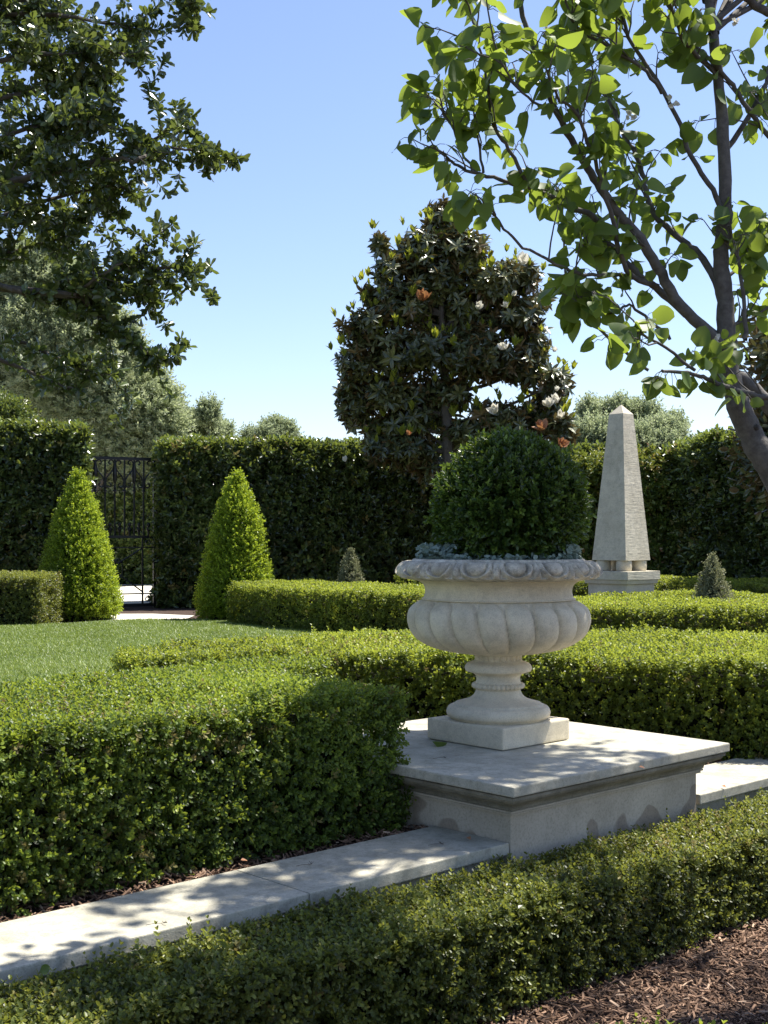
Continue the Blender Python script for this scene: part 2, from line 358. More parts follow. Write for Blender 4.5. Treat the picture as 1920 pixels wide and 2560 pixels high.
def hedge(label, poly, z0, z1, mt, tm, dens, group=None, und=.018, thick=.05, tall=None, name='box_hedge', seed=1, cat='hedge', tint_shift=0., core_in=.06, gap=0, sc=(.8,1.2), topup=.9, sides=None):
    a = sum(poly[i-1][0]*poly[i][1]-poly[i][0]*poly[i-1][1] for i in range(len(poly)))
    if a < 0: poly = poly[::-1]
    if not isinstance(z1, (tuple,list)): zt = lambda x,y: np.full(np.shape(x), float(z1))
    else:
        (xa,za),(xb,zb) = z1
        zt = lambda x,y: za+(np.clip((x-xa)/(xb-xa),0,1))*(zb-za)
    cx = sum(p[0] for p in poly)/len(poly); cy = sum(p[1] for p in poly)/len(poly)
    root = empty(name, (cx,cy,z0), label, cat, group)
    rng = np.random.default_rng(seed); mb = MB(); xs = [p[0] for p in poly]; ys = [p[1] for p in poly]
    # top
    area = abs(a)/2; nb = int(dens*(max(xs)-min(xs))*(max(ys)-min(ys)))
    P = np.stack([rng.uniform(min(xs),max(xs),nb), rng.uniform(min(ys),max(ys),nb)],1); P = P[inside(P, poly)]
    P = np.concatenate([P, zt(P[:,0],P[:,1])[:,None]],1); Nn = np.tile([0,0,1.], (len(P),1))
    allP = [P]; allN = [Nn]
    for i in range(len(poly)):
        p = np.array(poly[i]); q = np.array(poly[(i+1)%len(poly)]); e = q-p; le = np.linalg.norm(e)
        nrm = np.array([e[1], -e[0]])/le; mid = (p+q)/2
        facing = nrm@(-mid)/np.linalg.norm(mid) > -.12
        dd = dens*(1 if facing else .35)
        zm = float(zt(mid[0:1],mid[1:2])[0])
        k = int(dd*le*(zm-z0)); t = rng.uniform(0,1,k); X = p+e*t[:,None]
        Z = z0+.01+ (zt(X[:,0],X[:,1])-z0-.01)*rng.uniform(0,1,k)
        allP.append(np.concatenate([X,Z[:,None]],1)); allN.append(np.tile([nrm[0],nrm[1],0.], (k,1)))
    P = np.concatenate(allP); Nn = np.concatenate(allN)
    disp = und*nz(P, 9, seed) + und*.6*nz(P, 27, seed+1)
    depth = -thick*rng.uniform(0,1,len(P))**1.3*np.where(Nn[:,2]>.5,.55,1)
    keep = nz(P, 30, seed+5) + rng.uniform(-1,1,len(P)) > -1.35+gap*np.where(Nn[:,2]>.5,-1.5,1)
    P2 = P + Nn*(disp+depth)[:,None]
    D = Nn + rng.normal(size=P.shape)*.42 + np.array([0,0,1])*np.where(Nn[:,2:3]>.5, topup, .45)
    tint = np.clip(.42+.30*nz(P,7,seed+2)+.22*rng.normal(size=len(P))+tint_shift + .42*(depth/thick+.38)*np.where(Nn[:,2]>.5,.5,1)+np.where(Nn[:,2]>.5,.10,-.12),0,1)  # shading put into leaf tint: tops lighter, sides and deeper leaves darker
    P2, D, tint = P2[keep], D[keep], tint[keep]
    which = rng.integers(0,len(tm),len(P2))
    dd_ = (nz(P2, 6, seed+30) > .55) & (rng.uniform(size=len(P2)) < .10) | (rng.uniform(size=len(P2)) < .012)
    for j, t_ in enumerate(tm):
        for mm_ in (0,1):
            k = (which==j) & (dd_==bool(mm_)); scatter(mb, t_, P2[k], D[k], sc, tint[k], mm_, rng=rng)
    if tall:
        k = (rng.uniform(size=len(P)) < tall[0]) & ((nz(P, 4, seed+9) > 0.1) | (rng.uniform(size=len(P))<.2))
        k &= (Nn[:,2]>.5) | (rng.uniform(size=len(P))<.3)
        scatter(mb, tall[1][0], P[k]-Nn[k]*.005, Nn[k]+rng.normal(size=(k.sum(),3))*.3+np.array([0,0,.5]), (.8,1.25), np.clip(tint.mean()+.28+.15*rng.normal(size=k.sum()),0,1), rng=rng)
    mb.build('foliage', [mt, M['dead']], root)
    # added opaque dark solid that blocks light behind the leaves
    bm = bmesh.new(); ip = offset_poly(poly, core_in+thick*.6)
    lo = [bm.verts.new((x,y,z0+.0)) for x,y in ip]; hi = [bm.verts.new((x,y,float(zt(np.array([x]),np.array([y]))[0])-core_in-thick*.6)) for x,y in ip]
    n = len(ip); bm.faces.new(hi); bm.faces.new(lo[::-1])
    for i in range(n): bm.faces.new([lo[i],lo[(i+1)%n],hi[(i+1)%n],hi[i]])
    obj_bm('light_block_core', bm, M['core'], root)
    return root

# ================================================================ GROUND
def sheet(name, pts, z, m, kind='structure'):
    bm = bmesh.new(); bm.faces.new([bm.verts.new((p[0],p[1],z)) for p in pts]); o = obj_bm(name, bm, m); o['kind'] = kind
    return o
GZ = -.32
sheet('ground', [(-200,-50),(200,-50),(200,400),(-200,400)], GZ, M['soil'])
# upper terrace: its soil starts behind the retaining wall's face
bm = bmesh.new()
pts = [L(-60,.04), L(80,.04), L(80,300), L(-60,300)]
top = [bm.verts.new((p.x,p.y,0)) for p in pts]; bot = [bm.verts.new((p.x,p.y,GZ-.1)) for p in pts]
bm.faces.new(top)
for i in range(4): bm.faces.new([bot[i],bot[(i+1)%4],top[(i+1)%4],top[i]])
o = obj_bm('terrace', bm, M['soil']); o['kind'] = 'structure'
LAWN = [(-9,13.6),(-4.6,14.3),G(150,1351),G(240,1346),G(345,1344),G(450,1345),G(560,1351),G(640,1361),G(715,1376),(-.4,9.5),(-.8,7.2),(-1.5,6.2),(-1.3,5.3),(-2.6,4.0),(-9,2)]
LAWN = [tuple(p) for p in LAWN]
sheet('lawn', LAWN, .006, M['turf'])
sheet('garden_path', [G(236,1345.5),G(350,1343.0),G(405,1337),G(420,1331),G(330,1327),G(200,1327.5),G(150,1340)], .008, M['paving'])
sheet('courtyard', [(-12,18.9),(-2.2,18.9),(-2.2,34),(-12,34)], .012, M['paving'])

def grass():
    rng = np.random.default_rng(5); mb = MB()
    n = 600000
    Y = 4.2+ (15.5-4.2)*rng.uniform(0,1,n)**.8; X = (rng.uniform(-.40,.02,n))*Y
    P = np.stack([X,Y,np.full(n,.006)],1); P = P[inside(P,LAWN)]
    cl = nz(P, 3.0, 4)+.6*nz(P,11,6)
    N = len(P); h = rng.uniform(.03,.055,N)*(1+.25*cl); w_ = .0022+P[:,1]*.00022
    az = rng.uniform(0,2*PI,N)+.9*nz(P,2.2,8); ln = rng.uniform(.1,.9,N)*h
    dx = np.cos(az); dy = np.sin(az); px = -dy*w_; py = dx*w_
    V = np.zeros((N,5,3)); V[:,0]=P+np.stack([px,py,0*px],1); V[:,1]=P-np.stack([px,py,0*px],1)
    md = P+np.stack([dx*ln*.35,dy*ln*.35,h*.62],1)
    V[:,2]=md-np.stack([px,py,0*px],1)*.8; V[:,3]=md+np.stack([px,py,0*px],1)*.8
    V[:,4]=P+np.stack([dx*ln,dy*ln,h],1)
    base = (np.arange(N)*5)[:,None]; Fq = base+np.array([[0,1,2,3]]); Ft = base+np.array([[3,2,4]])
    mb.add(V.reshape(-1,3), [Ft,Fq], np.repeat(np.clip(.42+.26*cl+.26*rng.normal(size=N),0,1),5))
    o = mb.build('grass', M['grass']); tag(o, 'clipped lawn of fine green blades behind the box hedges', 'grass', kind='stuff')
grass()

def mulch(name, poly, z, n, label, size=(.009,.034), seed=1):
    rng = np.random.default_rng(seed); mb = MB(); xs=[p[0] for p in poly]; ys=[p[1] for p in poly]
    P = np.stack([rng.uniform(min(xs),max(xs),n), rng.uniform(min(ys),max(ys),n), np.zeros(n)],1); P = P[inside(P,poly)]; N=len(P)
    hump = .012*nz(P,14,seed)+.008*nz(P,40,seed+1)
    P[:,2] = z+.006+np.maximum(hump,-.004)+rng.uniform(0,.014,N)
    V = np.array([(-.5,-.12,-.05),(.5,-.09,-.05),(.46,.12,-.05),(-.48,.1,-.05),(-.47,-.09,.06),(.44,-.1,.05),(.5,.07,.07),(-.5,.12,.04)])
    F = np.array([(0,3,2,1),(4,5,6,7),(0,1,5,4),(1,2,6,5),(2,3,7,6),(3,0,4,7)])
    s = rng.uniform(size[0],size[1],N)
    D = np.stack([rng.normal(size=N)*.45,rng.normal(size=N)*.45,np.ones(N)],1)
    scatter(mb, (V,[F]), P, D, (size[0],size[1]), rng=rng)
    o = mb.build(name, M['chip']); tag(o, label, 'mulch', kind='stuff'); return o
# lower bed in front of the front hedge, and narrow strips behind the wall
mulch('bark_mulch', [(-.4,2.6),(.4,2.0),(3.2,2.2),(3.6,6.2),(1.6,4.9),(.3,3.7)], GZ, 95000, 'reddish brown bark chips in the bed before the front hedge, lower right', seed=3)
mulch('bark_mulch', [tuple(L(-2.6,.345)[:2]), tuple(L(0,.345)[:2]), tuple(L(0,.60)[:2]), tuple(L(-2.6,.60)[:2])], 0, 20000, 'dark bark chips between the large left hedge and the coping', seed=4)
mulch('bark_mulch', [tuple(L(1.1,.345)[:2]), tuple(L(3.0,.345)[:2]), tuple(L(3.0,1.1)[:2]), tuple(L(1.1,1.1)[:2])], 0, 8000, 'bark chips behind the right hand coping beside the pedestal', seed=5)
mulch('bark_mulch', [tuple(L(-2.6,-.10)[:2]), tuple(L(2.0,-.10)[:2]), tuple(L(2.0,.0)[:2]), tuple(L(-2.6,.0)[:2])], GZ+.02, 5000, 'bark chips in the slot between front hedge and retaining wall', seed=6)

# ================================================================ WALL AND PEDESTAL
PL = 1.095                                         # pedestal body length
def wall(label, s0, s1, joints):
    r = empty('retaining_wall', L((s0+s1)/2, .17, GZ), label, 'wall')
    garden_box('wall_face', s0, s1, .022, .32, GZ-.05, -.009, M['edge'], r, .003)
    js = [s0]+joints+[s1]
    for a, b in zip(js[:-1], js[1:]):
        garden_box('coping_slab', a+.0015, b-.0015, 0, .347, -.009, .030, M['slab'], r, .004)
    return r
wall('pale limestone retaining wall with coping, dappled, left of the pedestal', -6.0, -.002, [-4.3,-2.6,-.86])
wall('sunlit limestone retaining wall with coping, right of the pedestal', PL+.03, 9, [2.6,4.2,6])

ped = empty('stone_pedestal', L(PL/2, PL/2, GZ), 'square pale stone pedestal with moulded cornice carrying the urn', 'pedestal')
garden_box('pedestal_body', 0, PL, -.003, PL, GZ-.05, .121, M['render'], ped, .003)
def ring(name, prof, m, parent):
    """moulding that runs round the square body: prof = (outset, z) from the bottom up"""
    bm = bmesh.new(); rows = []
    for o_, z in prof:
        rows.append([bm.verts.new(L(s,t,z)) for s,t in ((-o_,-o_-.003),(PL+o_,-o_-.003),(PL+o_,PL+o_),(-o_,PL+o_))])
    for a, b in zip(rows[:-1], rows[1:]):
        for k in range(4): bm.faces.new([a[k],a[(k+1)%4],b[(k+1)%4],b[k]])
    bm.faces.new(rows[-1]); bm.faces.new(rows[0][::-1])
    return obj_bm(name, bm, m, parent)
ring('bed_moulding', [(.004,.1212),(.012,.1215),(.012,.1275),(.008,.1282),(.008,.1300),(.019,.1306),(.019,.1372),(.014,.138)], M['render'], ped)
pr = [(.014,.1383)]
for i in range(11):
    t = i/10; pr.append((.020+.024*(1-math.cos(t*PI/2)), .140+.026*math.sin(t*PI/2)))
pr += [(.050,.1665),(.050,.1690)]
for i in range(11):
    t = i/10; pr.append((.051+.022*math.sin(t*PI/2), .170+.018*(1-math.cos(t*PI/2))))
pr += [(.080,.1888),(.080,.1985),(.074,.1995),(.074,.203)]
ring('cornice', pr, M['mould'], ped)
garden_box('top_slab', -.092, PL+.092, -.095, PL+.092, .2042, .238, M['slab'], ped, .005)

# ================================================================ URN
UX, UY = .452, 4.986
urn = empty('stone_urn', (UX,UY,.232), 'large carved pale stone urn with gadrooned bowl and egg moulded rim on square foot', 'urn')
def lathe(name, prof, m, parent, seg=160, fn=None, c=(UX,UY), smooth=True, caps=True):
    bm = bmesh.new(); rows = []
    for i, (r, z) in enumerate(prof):
        row = []
        for k in range(seg):
            th = 2*PI*k/seg; rr, zz = (r, z) if fn is None else fn(r, z, th)
            row.append(bm.verts.new((c[0]+rr*math.cos(th), c[1]+rr*math.sin(th), zz)))
        rows.append(row)
    for a, b in zip(rows[:-1], rows[1:]):
        for k in range(seg): bm.faces.new([a[k],a[(k+1)%seg],b[(k+1)%seg],b[k]])
    if caps: bm.faces.new(rows[-1]); bm.faces.new(rows[0][::-1])
    return obj_bm(name, bm, m, parent, smooth)
def dense(p, sub=5):
    q = smooth_path([(a,0,b) for a,b in p], sub); return [(v.x, v.z) for v in q]
bm = bmesh.new(); add_box(bm, -.199,.199,-.199,.199, .2405,.323, bevel=.007)
bmesh.ops.transform(bm, verts=bm.verts, matrix=Matrix.Translation((UX,UY,0)) @ Matrix.Rotation(ROT,4,'Z'))
obj_bm('square_foot', bm, M['urn'], urn)
stem = [(.190,.3225),(.191,.328)] + dense([(.192,.329),(.201,.336),(.205,.348),(.203,.360),(.196,.371),(.186,.376)],3) + [(.172,.377),(.172,.383)] + dense([(.170,.385),(.150,.3905),(.120,.400),(.099,.414),(.089,.432),(.0875,.438)],4) + [(.090,.4385),(.090,.441)]
stem2 = [(.090,.465),(.089,.468)] + dense([(.087,.470),(.086,.482),(.090,.494),(.104,.503),(.116,.507)],4) + [(.120,.5085)] + dense([(.1285,.511),(.132,.520),(.131,.530),(.122,.541),(.108,.547),(.100,.549)],4) + [(.097,.5495),(.096,.552)]
lathe('stem', stem+[(.0905,.442),(.0905,.464)]+stem2+[(.090,.553),(.090,.560)], M['urn'], urn)
def flute(r, z, th):
    t = (th*24/(2*PI))%1; b = math.sqrt(max(0,1-(2*t-1)**2)); return (r+.006*b, z)
lathe('fluted_neck', [(.088,.5525),(.087,.562),(.088,.572),(.094,.584)], M['urn'], urn, 240, flute)
mb = MB(); bmb = bmesh.new()
for k in range(34):
    th = 2*PI*k/34; bmesh.ops.create_uvsphere(bmb, u_segments=14, v_segments=9, radius=.0112, matrix=Matrix.Translation((UX+.0945*math.cos(th), UY+.0945*math.sin(th), .453)))
obj_bm('bead_ring', bmb, M['urn'], urn, True)
NL = 20
def lobe(r, z, th):
    tw = (z-.72)*.55
    x = ((th+tw)*NL/(2*PI))%1*2-1
    up = max(0,(z-.742)/.050); dn = max(0,(.64-z)/.09)
    e = 1-abs(x)**2.6-up*up
    amp = .034*min(1, r/.30)*(1-.55*min(1,dn))
    if e > 0: return (r-.026*min(1,r/.3)+amp*e**.45, z)
    # pointed tongues between the lobe heads
    tg = .006*max(0,1-abs(1-abs(x))*5) if z < .79 else 0
    return (r-.026*min(1,r/.3)+tg, z)
bp = dense([(.094,.575),(.135,.580),(.19,.588),(.25,.601),(.30,.624),(.336,.657),(.352,.695),(.354,.727),(.346,.757),(.328,.782),(.317,.794)], 7)
lathe('gadrooned_bowl', bp, M['urn'], urn, 480, lobe)
neck = [(.300,.7935),(.304,.796),(.302,.7985),(.296,.800)] + dense([(.2945,.803),(.290,.820),(.291,.838),(.298,.853),(.312,.864),(.326,.869)],4) + [(.332,.8695),(.332,.873)]
lathe('throat', neck, M['urn'], urn, 160)
NE = 16
def egg(r, z, th):
    x = (th*NE/(2*PI)+.28)%1*2-1
    # u runs down the ovolo 0 (top) .. 1 (bottom)
    if z > .948 or z < .884 or r < .335: return (r, z)
    u = (.946-z)/(.946-.886)
    ed = math.sqrt((x/.50)**2+((u-.18)/.60)**2)      # egg
    d = 0
    if ed < 1: d = .022*math.sqrt(1-ed*ed)-.004
    elif ed < 1.20: d = -.013
    elif ed < 1.62: d = .017*math.sin((ed-1.20)/.42*PI)**.6-.002
    else: d = -.014
    q = abs(1-abs(x))                                 # dart between the eggs
    if ed >= 1.5 and q < .17: d = max(d, .016*(1-q/.17)*(1-abs(u-.5)*.8)-.002)
    fade = min(1, (1-u)*7, u*9+.15)
    d = d*max(0,fade)-.004
    return (r+d*.75, z+d*.35)
rp = [(.331,.8725),(.345,.8728),(.372,.876),(.385,.879),(.393,.884)] + dense([(.397,.886),(.401,.896),(.399,.908),(.391,.921),(.377,.934),(.358,.944),(.347,.947)],8) + [(.340,.949),(.337,.9525),(.329,.9545),(.322,.9530),(.317,.945),(.314,.925)]
lathe('carved_rim', rp, M['rim'], urn, 640, egg, caps=False)
lathe('soil', [(.05,.925),(.10,.928),(.2,.926),(.315,.921)], M['soil'], urn, 48, caps=True)

# ball of box growing in the urn
def blob_points(rng, n, c, r, noise=.04, seed=1, flat=None):
    d = norm(rng.normal(size=(n,3))); P = d*np.array(r)
    P = P*(1+noise*nz(d*3,2.2,seed))[:,None]; N = norm(d/np.array(r)); P = P+np.array(c)
    return P, N
def ball():
    rng = np.random.default_rng(21); root = empty('box_ball', (UX+.03,UY,.93), 'dense dark green clipped box ball growing in the stone urn', 'shrub')
    c = (UX+.040, UY, 1.155); mb = MB()
    P, N = blob_points(rng, 9500, c, (.262,.262,.250), .05, 3); k = P[:,2] > .93
    P, N = P[k], N[k]; dep = rng.uniform(0,.09,len(P)); P = P-N*dep[:,None]+N*(.018*nz(P,18,4))[:,None]
    leaf = leaf_simple(.029,.0150,.3,.12); TM = [sprig(leaf,.05,5,50,rnd=R0) for _ in range(5)]
    D = N+rng.normal(size=P.shape)*.45+np.array([0,0,.45]); wh = rng.integers(0,5,len(P)); ti = np.clip(.40+.25*nz(P,9,5)+.22*rng.normal(size=len(P)),0,1)
    for j in range(5): scatter(mb, TM[j], P[wh==j], D[wh==j], (.75,1.25), ti[wh==j], rng=rng)
    k = rng.uniform(size=len(P))<.05
    scatter(mb, sprig(leaf,.08,7,45,rnd=R0), P[k], N[k]+np.array([0,0,.6])+rng.normal(size=(k.sum(),3))*.25, (.7,1.1), np.clip(.8+.1*rng.normal(size=k.sum()),0,1), rng=rng)
    mb.build('foliage', M['ball'], root)
    b = bmesh.new(); bmesh.ops.create_uvsphere(b, u_segments=24, v_segments=16, radius=1, matrix=Matrix.Translation(c)@Matrix.Diagonal((.185,.185,.18,1)))
    obj_bm('light_block_core', b, M['core'], root)  # added dark solid, stops light passing through the ball
    t = MB(); add_tube(t, [(UX+.02,UY,.91),(UX+.03,UY,1.0),(UX+.04,UY,1.15)], .014,.010); t.build('stem', M['oakbark'], root)
ball()
def dichondra():
    rng = np.random.default_rng(22); mb = MB(); n = 3400
    th = rng.uniform(0,2*PI,n); r = .315-.14*rng.uniform(0,1,n)**1.5
    front = np.sin(th)
    h = .012+.030*(1+.9*np.cos(th*1-0.25)**3)*rng.uniform(.2,1,n)+.02*np.maximum(0,nz(np.stack([np.cos(th)*4,np.sin(th)*4,0*th],1),2,3))
    hb = np.where((np.abs(np.cos(th))>.75), .060*rng.uniform(0,1,n), .024*rng.uniform(0,1,n))
    P = np.stack([UX+r*np.cos(th), UY+r*np.sin(th), .940+hb],1)
    kp = (np.abs(np.cos(th))>.7)|(rng.uniform(size=n)<.30); P = P[kp]; th = th[kp]; n = len(P)
    lf = leaf_fine(.020,.024, lambda t: min(1,2.3*math.sqrt(max(0,t*(1-t)))), .15,.1,2); V = lf[0]@np.array(Matrix.Rotation(.5,3,'X')).T
    D = np.stack([np.cos(th)*.5, np.sin(th)*.5, np.ones(n)],1)+rng.normal(size=(n,3))*.5
    scatter(mb,(V,lf[1]),P,D,(.6,1.25),rng=rng)
    o = mb.build('silver_dichondra', M['silver']); tag(o, 'low silvery ground cover with round leaves around the ball inside the urn rim', 'plant')
dichondra()

# ================================================================ OBELISK
OX, OY = 2.447, 13.0
ob = empty('stone_obelisk', (OX,OY,0), 'tall cream stone obelisk on four stub feet above a square base', 'obelisk')
def frustum(name, a, b, z0, z1, m, parent, sub=1, bev=.004, rough=0, c=(OX,OY)):
    bm = bmesh.new(); n = sub; rows = []
    rnd = random.Random(11)
    per = 14 if rough else 1
    for i in range(n+1):
        t = i/n; h = (a+(b-a)*t)/2; row = []
        for (x0,y0),(x1,y1) in (((-1,-1),(1,-1)),((1,-1),(1,1)),((1,1),(-1,1)),((-1,1),(-1,-1))):
            for k in range(per):
                u = k/per; x = x0+(x1-x0)*u; y = y0+(y1-y0)*u
                j = rnd.gauss(0,rough) if 0 < i < n else 0
                row.append(bm.verts.new((x*h+j*x, y*h+j*y, z0+(z1-z0)*t)))
        rows.append(row)
    N = len(rows[0])
    for p, q in zip(rows[:-1],rows[1:]):
        for k in range(N): bm.faces.new([p[k],p[(k+1)%N],q[(k+1)%N],q[k]])
    bm.faces.new(rows[-1]); bm.faces.new(rows[0][::-1])
    if not rough and bev:
        bmesh.ops.bevel(bm, geom=list(bm.edges), offset=bev, segments=2, affect='EDGES')
    bmesh.ops.transform(bm, verts=bm.verts, matrix=Matrix.Translation((c[0],c[1],0)) @ Matrix.Rotation(ROT,4,'Z'))
    return obj_bm(name, bm, m, parent)
frustum('shaft', .423,.176,.80,2.303,M['obelisk'],ob, 60, rough=.0004)
bm = bmesh.new(); vs = [bm.verts.new((x*.088,y*.088,2.3035)) for x,y in ((-1,-1),(1,-1),(1,1),(-1,1))]; ap = bm.verts.new((0,0,2.405))
for i in range(4): bm.faces.new([vs[i],vs[(i+1)%4],ap])
bm.faces.new(vs[::-1]); bmesh.ops.transform(bm, verts=bm.verts, matrix=Matrix.Translation((OX,OY,0)) @ Matrix.Rotation(ROT,4,'Z'))
obj_bm('pyramid_cap', bm, M['obbase'], ob)
for sx in (-1,1):
    for sy in (-1,1):
        p = Vector((OX,OY,0))+D1*(.128*sx)+D2*(.128*sy)
        lathe('foot', [(.070,.691),(.078,.70),(.081,.745),(.078,.79),(.074,.7995)], M['obbase'], ob, 32, c=(p.x,p.y))
frustum('base_slab', .567,.567,.602,.690,M['obelisk'],ob, bev=.004)
frustum('base_moulding', .525,.545,.560,.6015,M['obbase'],ob, bev=.003)
frustum('base', .482,.482,-.05,.5595,M['obbase'],ob, bev=.004)

# ================================================================ CLIPPED BOX HEDGES
def at(s,t): p = L(s,t); return (p.x,p.y)
A = [at(-4.0,.47),at(-1.5,.455),at(-.04,.455),at(-.07,1.2),(-.24,5.62),(-.58,5.52),(-1.08,4.98),(-1.40,4.62),at(-4.0,1.42)]
hedge('large deep green box hedge beside the coping, its lit top in the left foreground', A, 0, .48, M['box_near'], BOX, 5600, 'clipped box hedges of the parterre', und=.016, thick=.075, gap=.30, tall=(.010,[BOXTALL[0]]), seed=11)
B = [(-1.22,5.92),(-.42,6.25),(.27,6.08),(1.74,5.74),(3.5,5.3),(3.9,7.1),(2.3,7.45),(.2,7.5),(-.7,7.05),(-1.33,6.3)]
hedge('wide sunlit box hedge running behind the urn to the right edge', B, 0, .45, M['box_far'], BOX, 3300, 'clipped box hedges of the parterre', und=.022, thick=.09, gap=.3, tall=(.02,[BOXTALL[1]]), seed=12, sc=(.95,1.4))
ga, gb = -.40, -.055
Gp = [at(-3.6,ga),at(-1.5,ga-.0),at(0,ga+.01),at(1.15,ga-.02),at(1.2,ga+.04),at(1.75,ga),at(3.2,ga),at(3.2,gb),at(1.5,gb),at(0,gb),at(-3.6,gb)]
hedge('low olive box hedge along the foot of the retaining wall in the foreground', Gp, GZ, ((-.3,-.005),(.7,-.045)), M['box_dull'], BOX, 6000, 'clipped box hedges of the parterre', und=.018, thick=.07, tall=(.010,[BOXTALL[2]]), seed=13, gap=.2)
Hp = [(.2,1.9),(2.2,1.9),(2.2,2.74),(.45,2.78)]
hedge('tips of a box hedge at the very bottom edge, lower right', Hp, GZ, -.060, M['box_far'], BOX, 3500, 'clipped box hedges of the parterre', tall=(.02,[BOXTALL[2]]), seed=14)
def gp(x,y,z=.45): return G(x,y,z)
CL = [gp(512,1266),gp(620,1271),gp(760,1280),gp(930,1291),gp(955,1275),(.9,14.2),gp(760,1262),gp(600,1252),gp(545,1250)]
hedge('shadowed box hedge running right from the right hand cone topiary', [(-1.80,14.7),(-1.0,13.6),(-.2,12.85),(.75,11.9),(1.5,12.8),(.3,14.1),(-.5,15.0),(-1.1,15.9)], 0, .45, M['box_far'], BOXF, 2100, 'clipped box hedges of the parterre', seed=15, und=.02, thick=.07)
hedge('box hedge before the obelisk, reaching the right edge behind the wide one', [(1.35,10.1),(2.0,9.85),(2.85,9.4),(4.2,8.9),(4.6,10.1),(3.2,10.7),(1.9,11.6),(1.3,11.2)], 0, .45, M['box_far'], BOXF, 2400, 'clipped box hedges of the parterre', seed=16, und=.02, thick=.07)
hedge('box hedge right of the obelisk base, against the tall right hedge', [(2.0,15.2),(3.3,15.1),(4.3,13.0),(5.2,12.6),(5.6,13.4),(4.9,14.4),(3.6,17.2),(1.8,16.6)], 0, .47, M['box_far'], BOXF, 1700, 'clipped box hedges of the parterre', seed=17, thick=.07)
hedge('short box hedge between obelisk base and small right hand cone', [(2.0,12.35),(3.0,12.1),(4.0,11.4),(4.8,11.0),(5.0,11.5),(4.2,12.1),(3.3,12.9),(2.8,12.65),(2.2,12.6)], 0, .44, M['box_far'], BOXF, 1800, 'clipped box hedges of the parterre', seed=18, thick=.06)
hedge('squared box hedge at the left edge beside the left hand cone', [(-5.6,14.25),(-3.95,14.35),(-3.9,15.4),(-5.6,15.4)], 0, .56, M['box_dull'], BOXF, 2100, 'clipped box hedges of the parterre', seed=19, thick=.07)
hedge('low rounded box mound between small left cone and urn', [(.15,15.4),(.6,15.1),(1.3,14.9),(1.7,15.3),(1.6,16.0),(.6,16.2),(.2,15.9)], 0, .56, M['box_far'], BOXF, 900, 'clipped box hedges of the parterre', seed=20, thick=.08, name='box_mound', cat='shrub')

# ================================================================ CONES
def cone(label, x, y, h, r, mt, seed, n, leafsz=.024, pw=1.0, name='cone_topiary', group=None):
    rng = np.random.default_rng(seed); root = empty(name, (x,y,0), label, 'topiary', group); mb = MB()
    prof = lambda t: r*np.where(t<.14, .86+.14*np.sin(np.clip(t/.14,0,1)*PI/2), (np.clip((1-t)/.86,0,1))**pw*(1-.02)+.02)
    t = rng.uniform(0,1,n*3); k = rng.uniform(0,1,n*3) < (prof(t)/r*.92+.08); t = t[k][:n]; n2=len(t)
    th = rng.uniform(0,2*PI,n2); rr = prof(t); e = .01
    sl = -(prof(np.clip(t+e,0,1))-prof(np.clip(t-e,0,1)))/(2*e*h)
    N = norm(np.stack([np.cos(th),np.sin(th),sl],1)); P = np.stack([x+rr*np.cos(th), y+rr*np.sin(th), .02+t*h],1)
    P = P+N*(.022*r/.5*nz(P,7,seed)+.014*nz(P,20,seed+1)-rng.uniform(0,.12,n2)*r/.5)[:,None]
    lf = leaf_simple(leafsz,leafsz*.62,.3,.1); TM = [sprig(lf,leafsz*1.7,3,50,rnd=R0) for _ in range(4)]
    D = N+rng.normal(size=P.shape)*.6+np.array([0,0,.45]); wh = rng.integers(0,4,n2); ti = np.clip(.45+.28*nz(P,5,seed+3)+.24*rng.normal(size=n2),0,1)
    for j in range(4): scatter(mb, TM[j], P[wh==j], D[wh==j], (.8,1.3), ti[wh==j], rng=rng)
    mb.build('foliage', mt, root)
    lathe('light_block_core', [(r*.8,.0)]+[(max(.01,float(prof(np.array([q]))[0])-r*.26), .02+q*h*.96) for q in np.linspace(.05,.97,12)], M['core'], root, 20, c=(x,y))  # added dark solid, stops light passing through the cone
    return root
gcone = 'tall cone topiaries flanking the gate'
cone('bright green cone topiary left of the iron gate', -3.82, 15.75, 1.83, .51, M['cone'], 31, 9500, .031, .72, group=gcone)
cone('bright green cone topiary right of the iron gate, touching a hedge', -1.82, 15.6, 1.84, .49, M['cone'], 32, 9500, .031, .70, group=gcone)
g2 = 'small variegated cones'
def small(label, xd, ytop, hw, Y, seed):
    x = (xd*K-960)/FPX*Y; zt = EYE-(ytop*K-HZ)/FPX*Y; cone(label, x, Y, zt, hw*K/FPX*Y, M['varieg'], seed, 2600, .022, .75, 'small_cone_topiary', g2)
small('small dusty variegated cone left of the urn, before the dark hedge', 758, 1188, 37, 15.4, 33)
small('small dusty variegated cone at right among low hedges', 1540, 1202, 58, 11.6, 34)

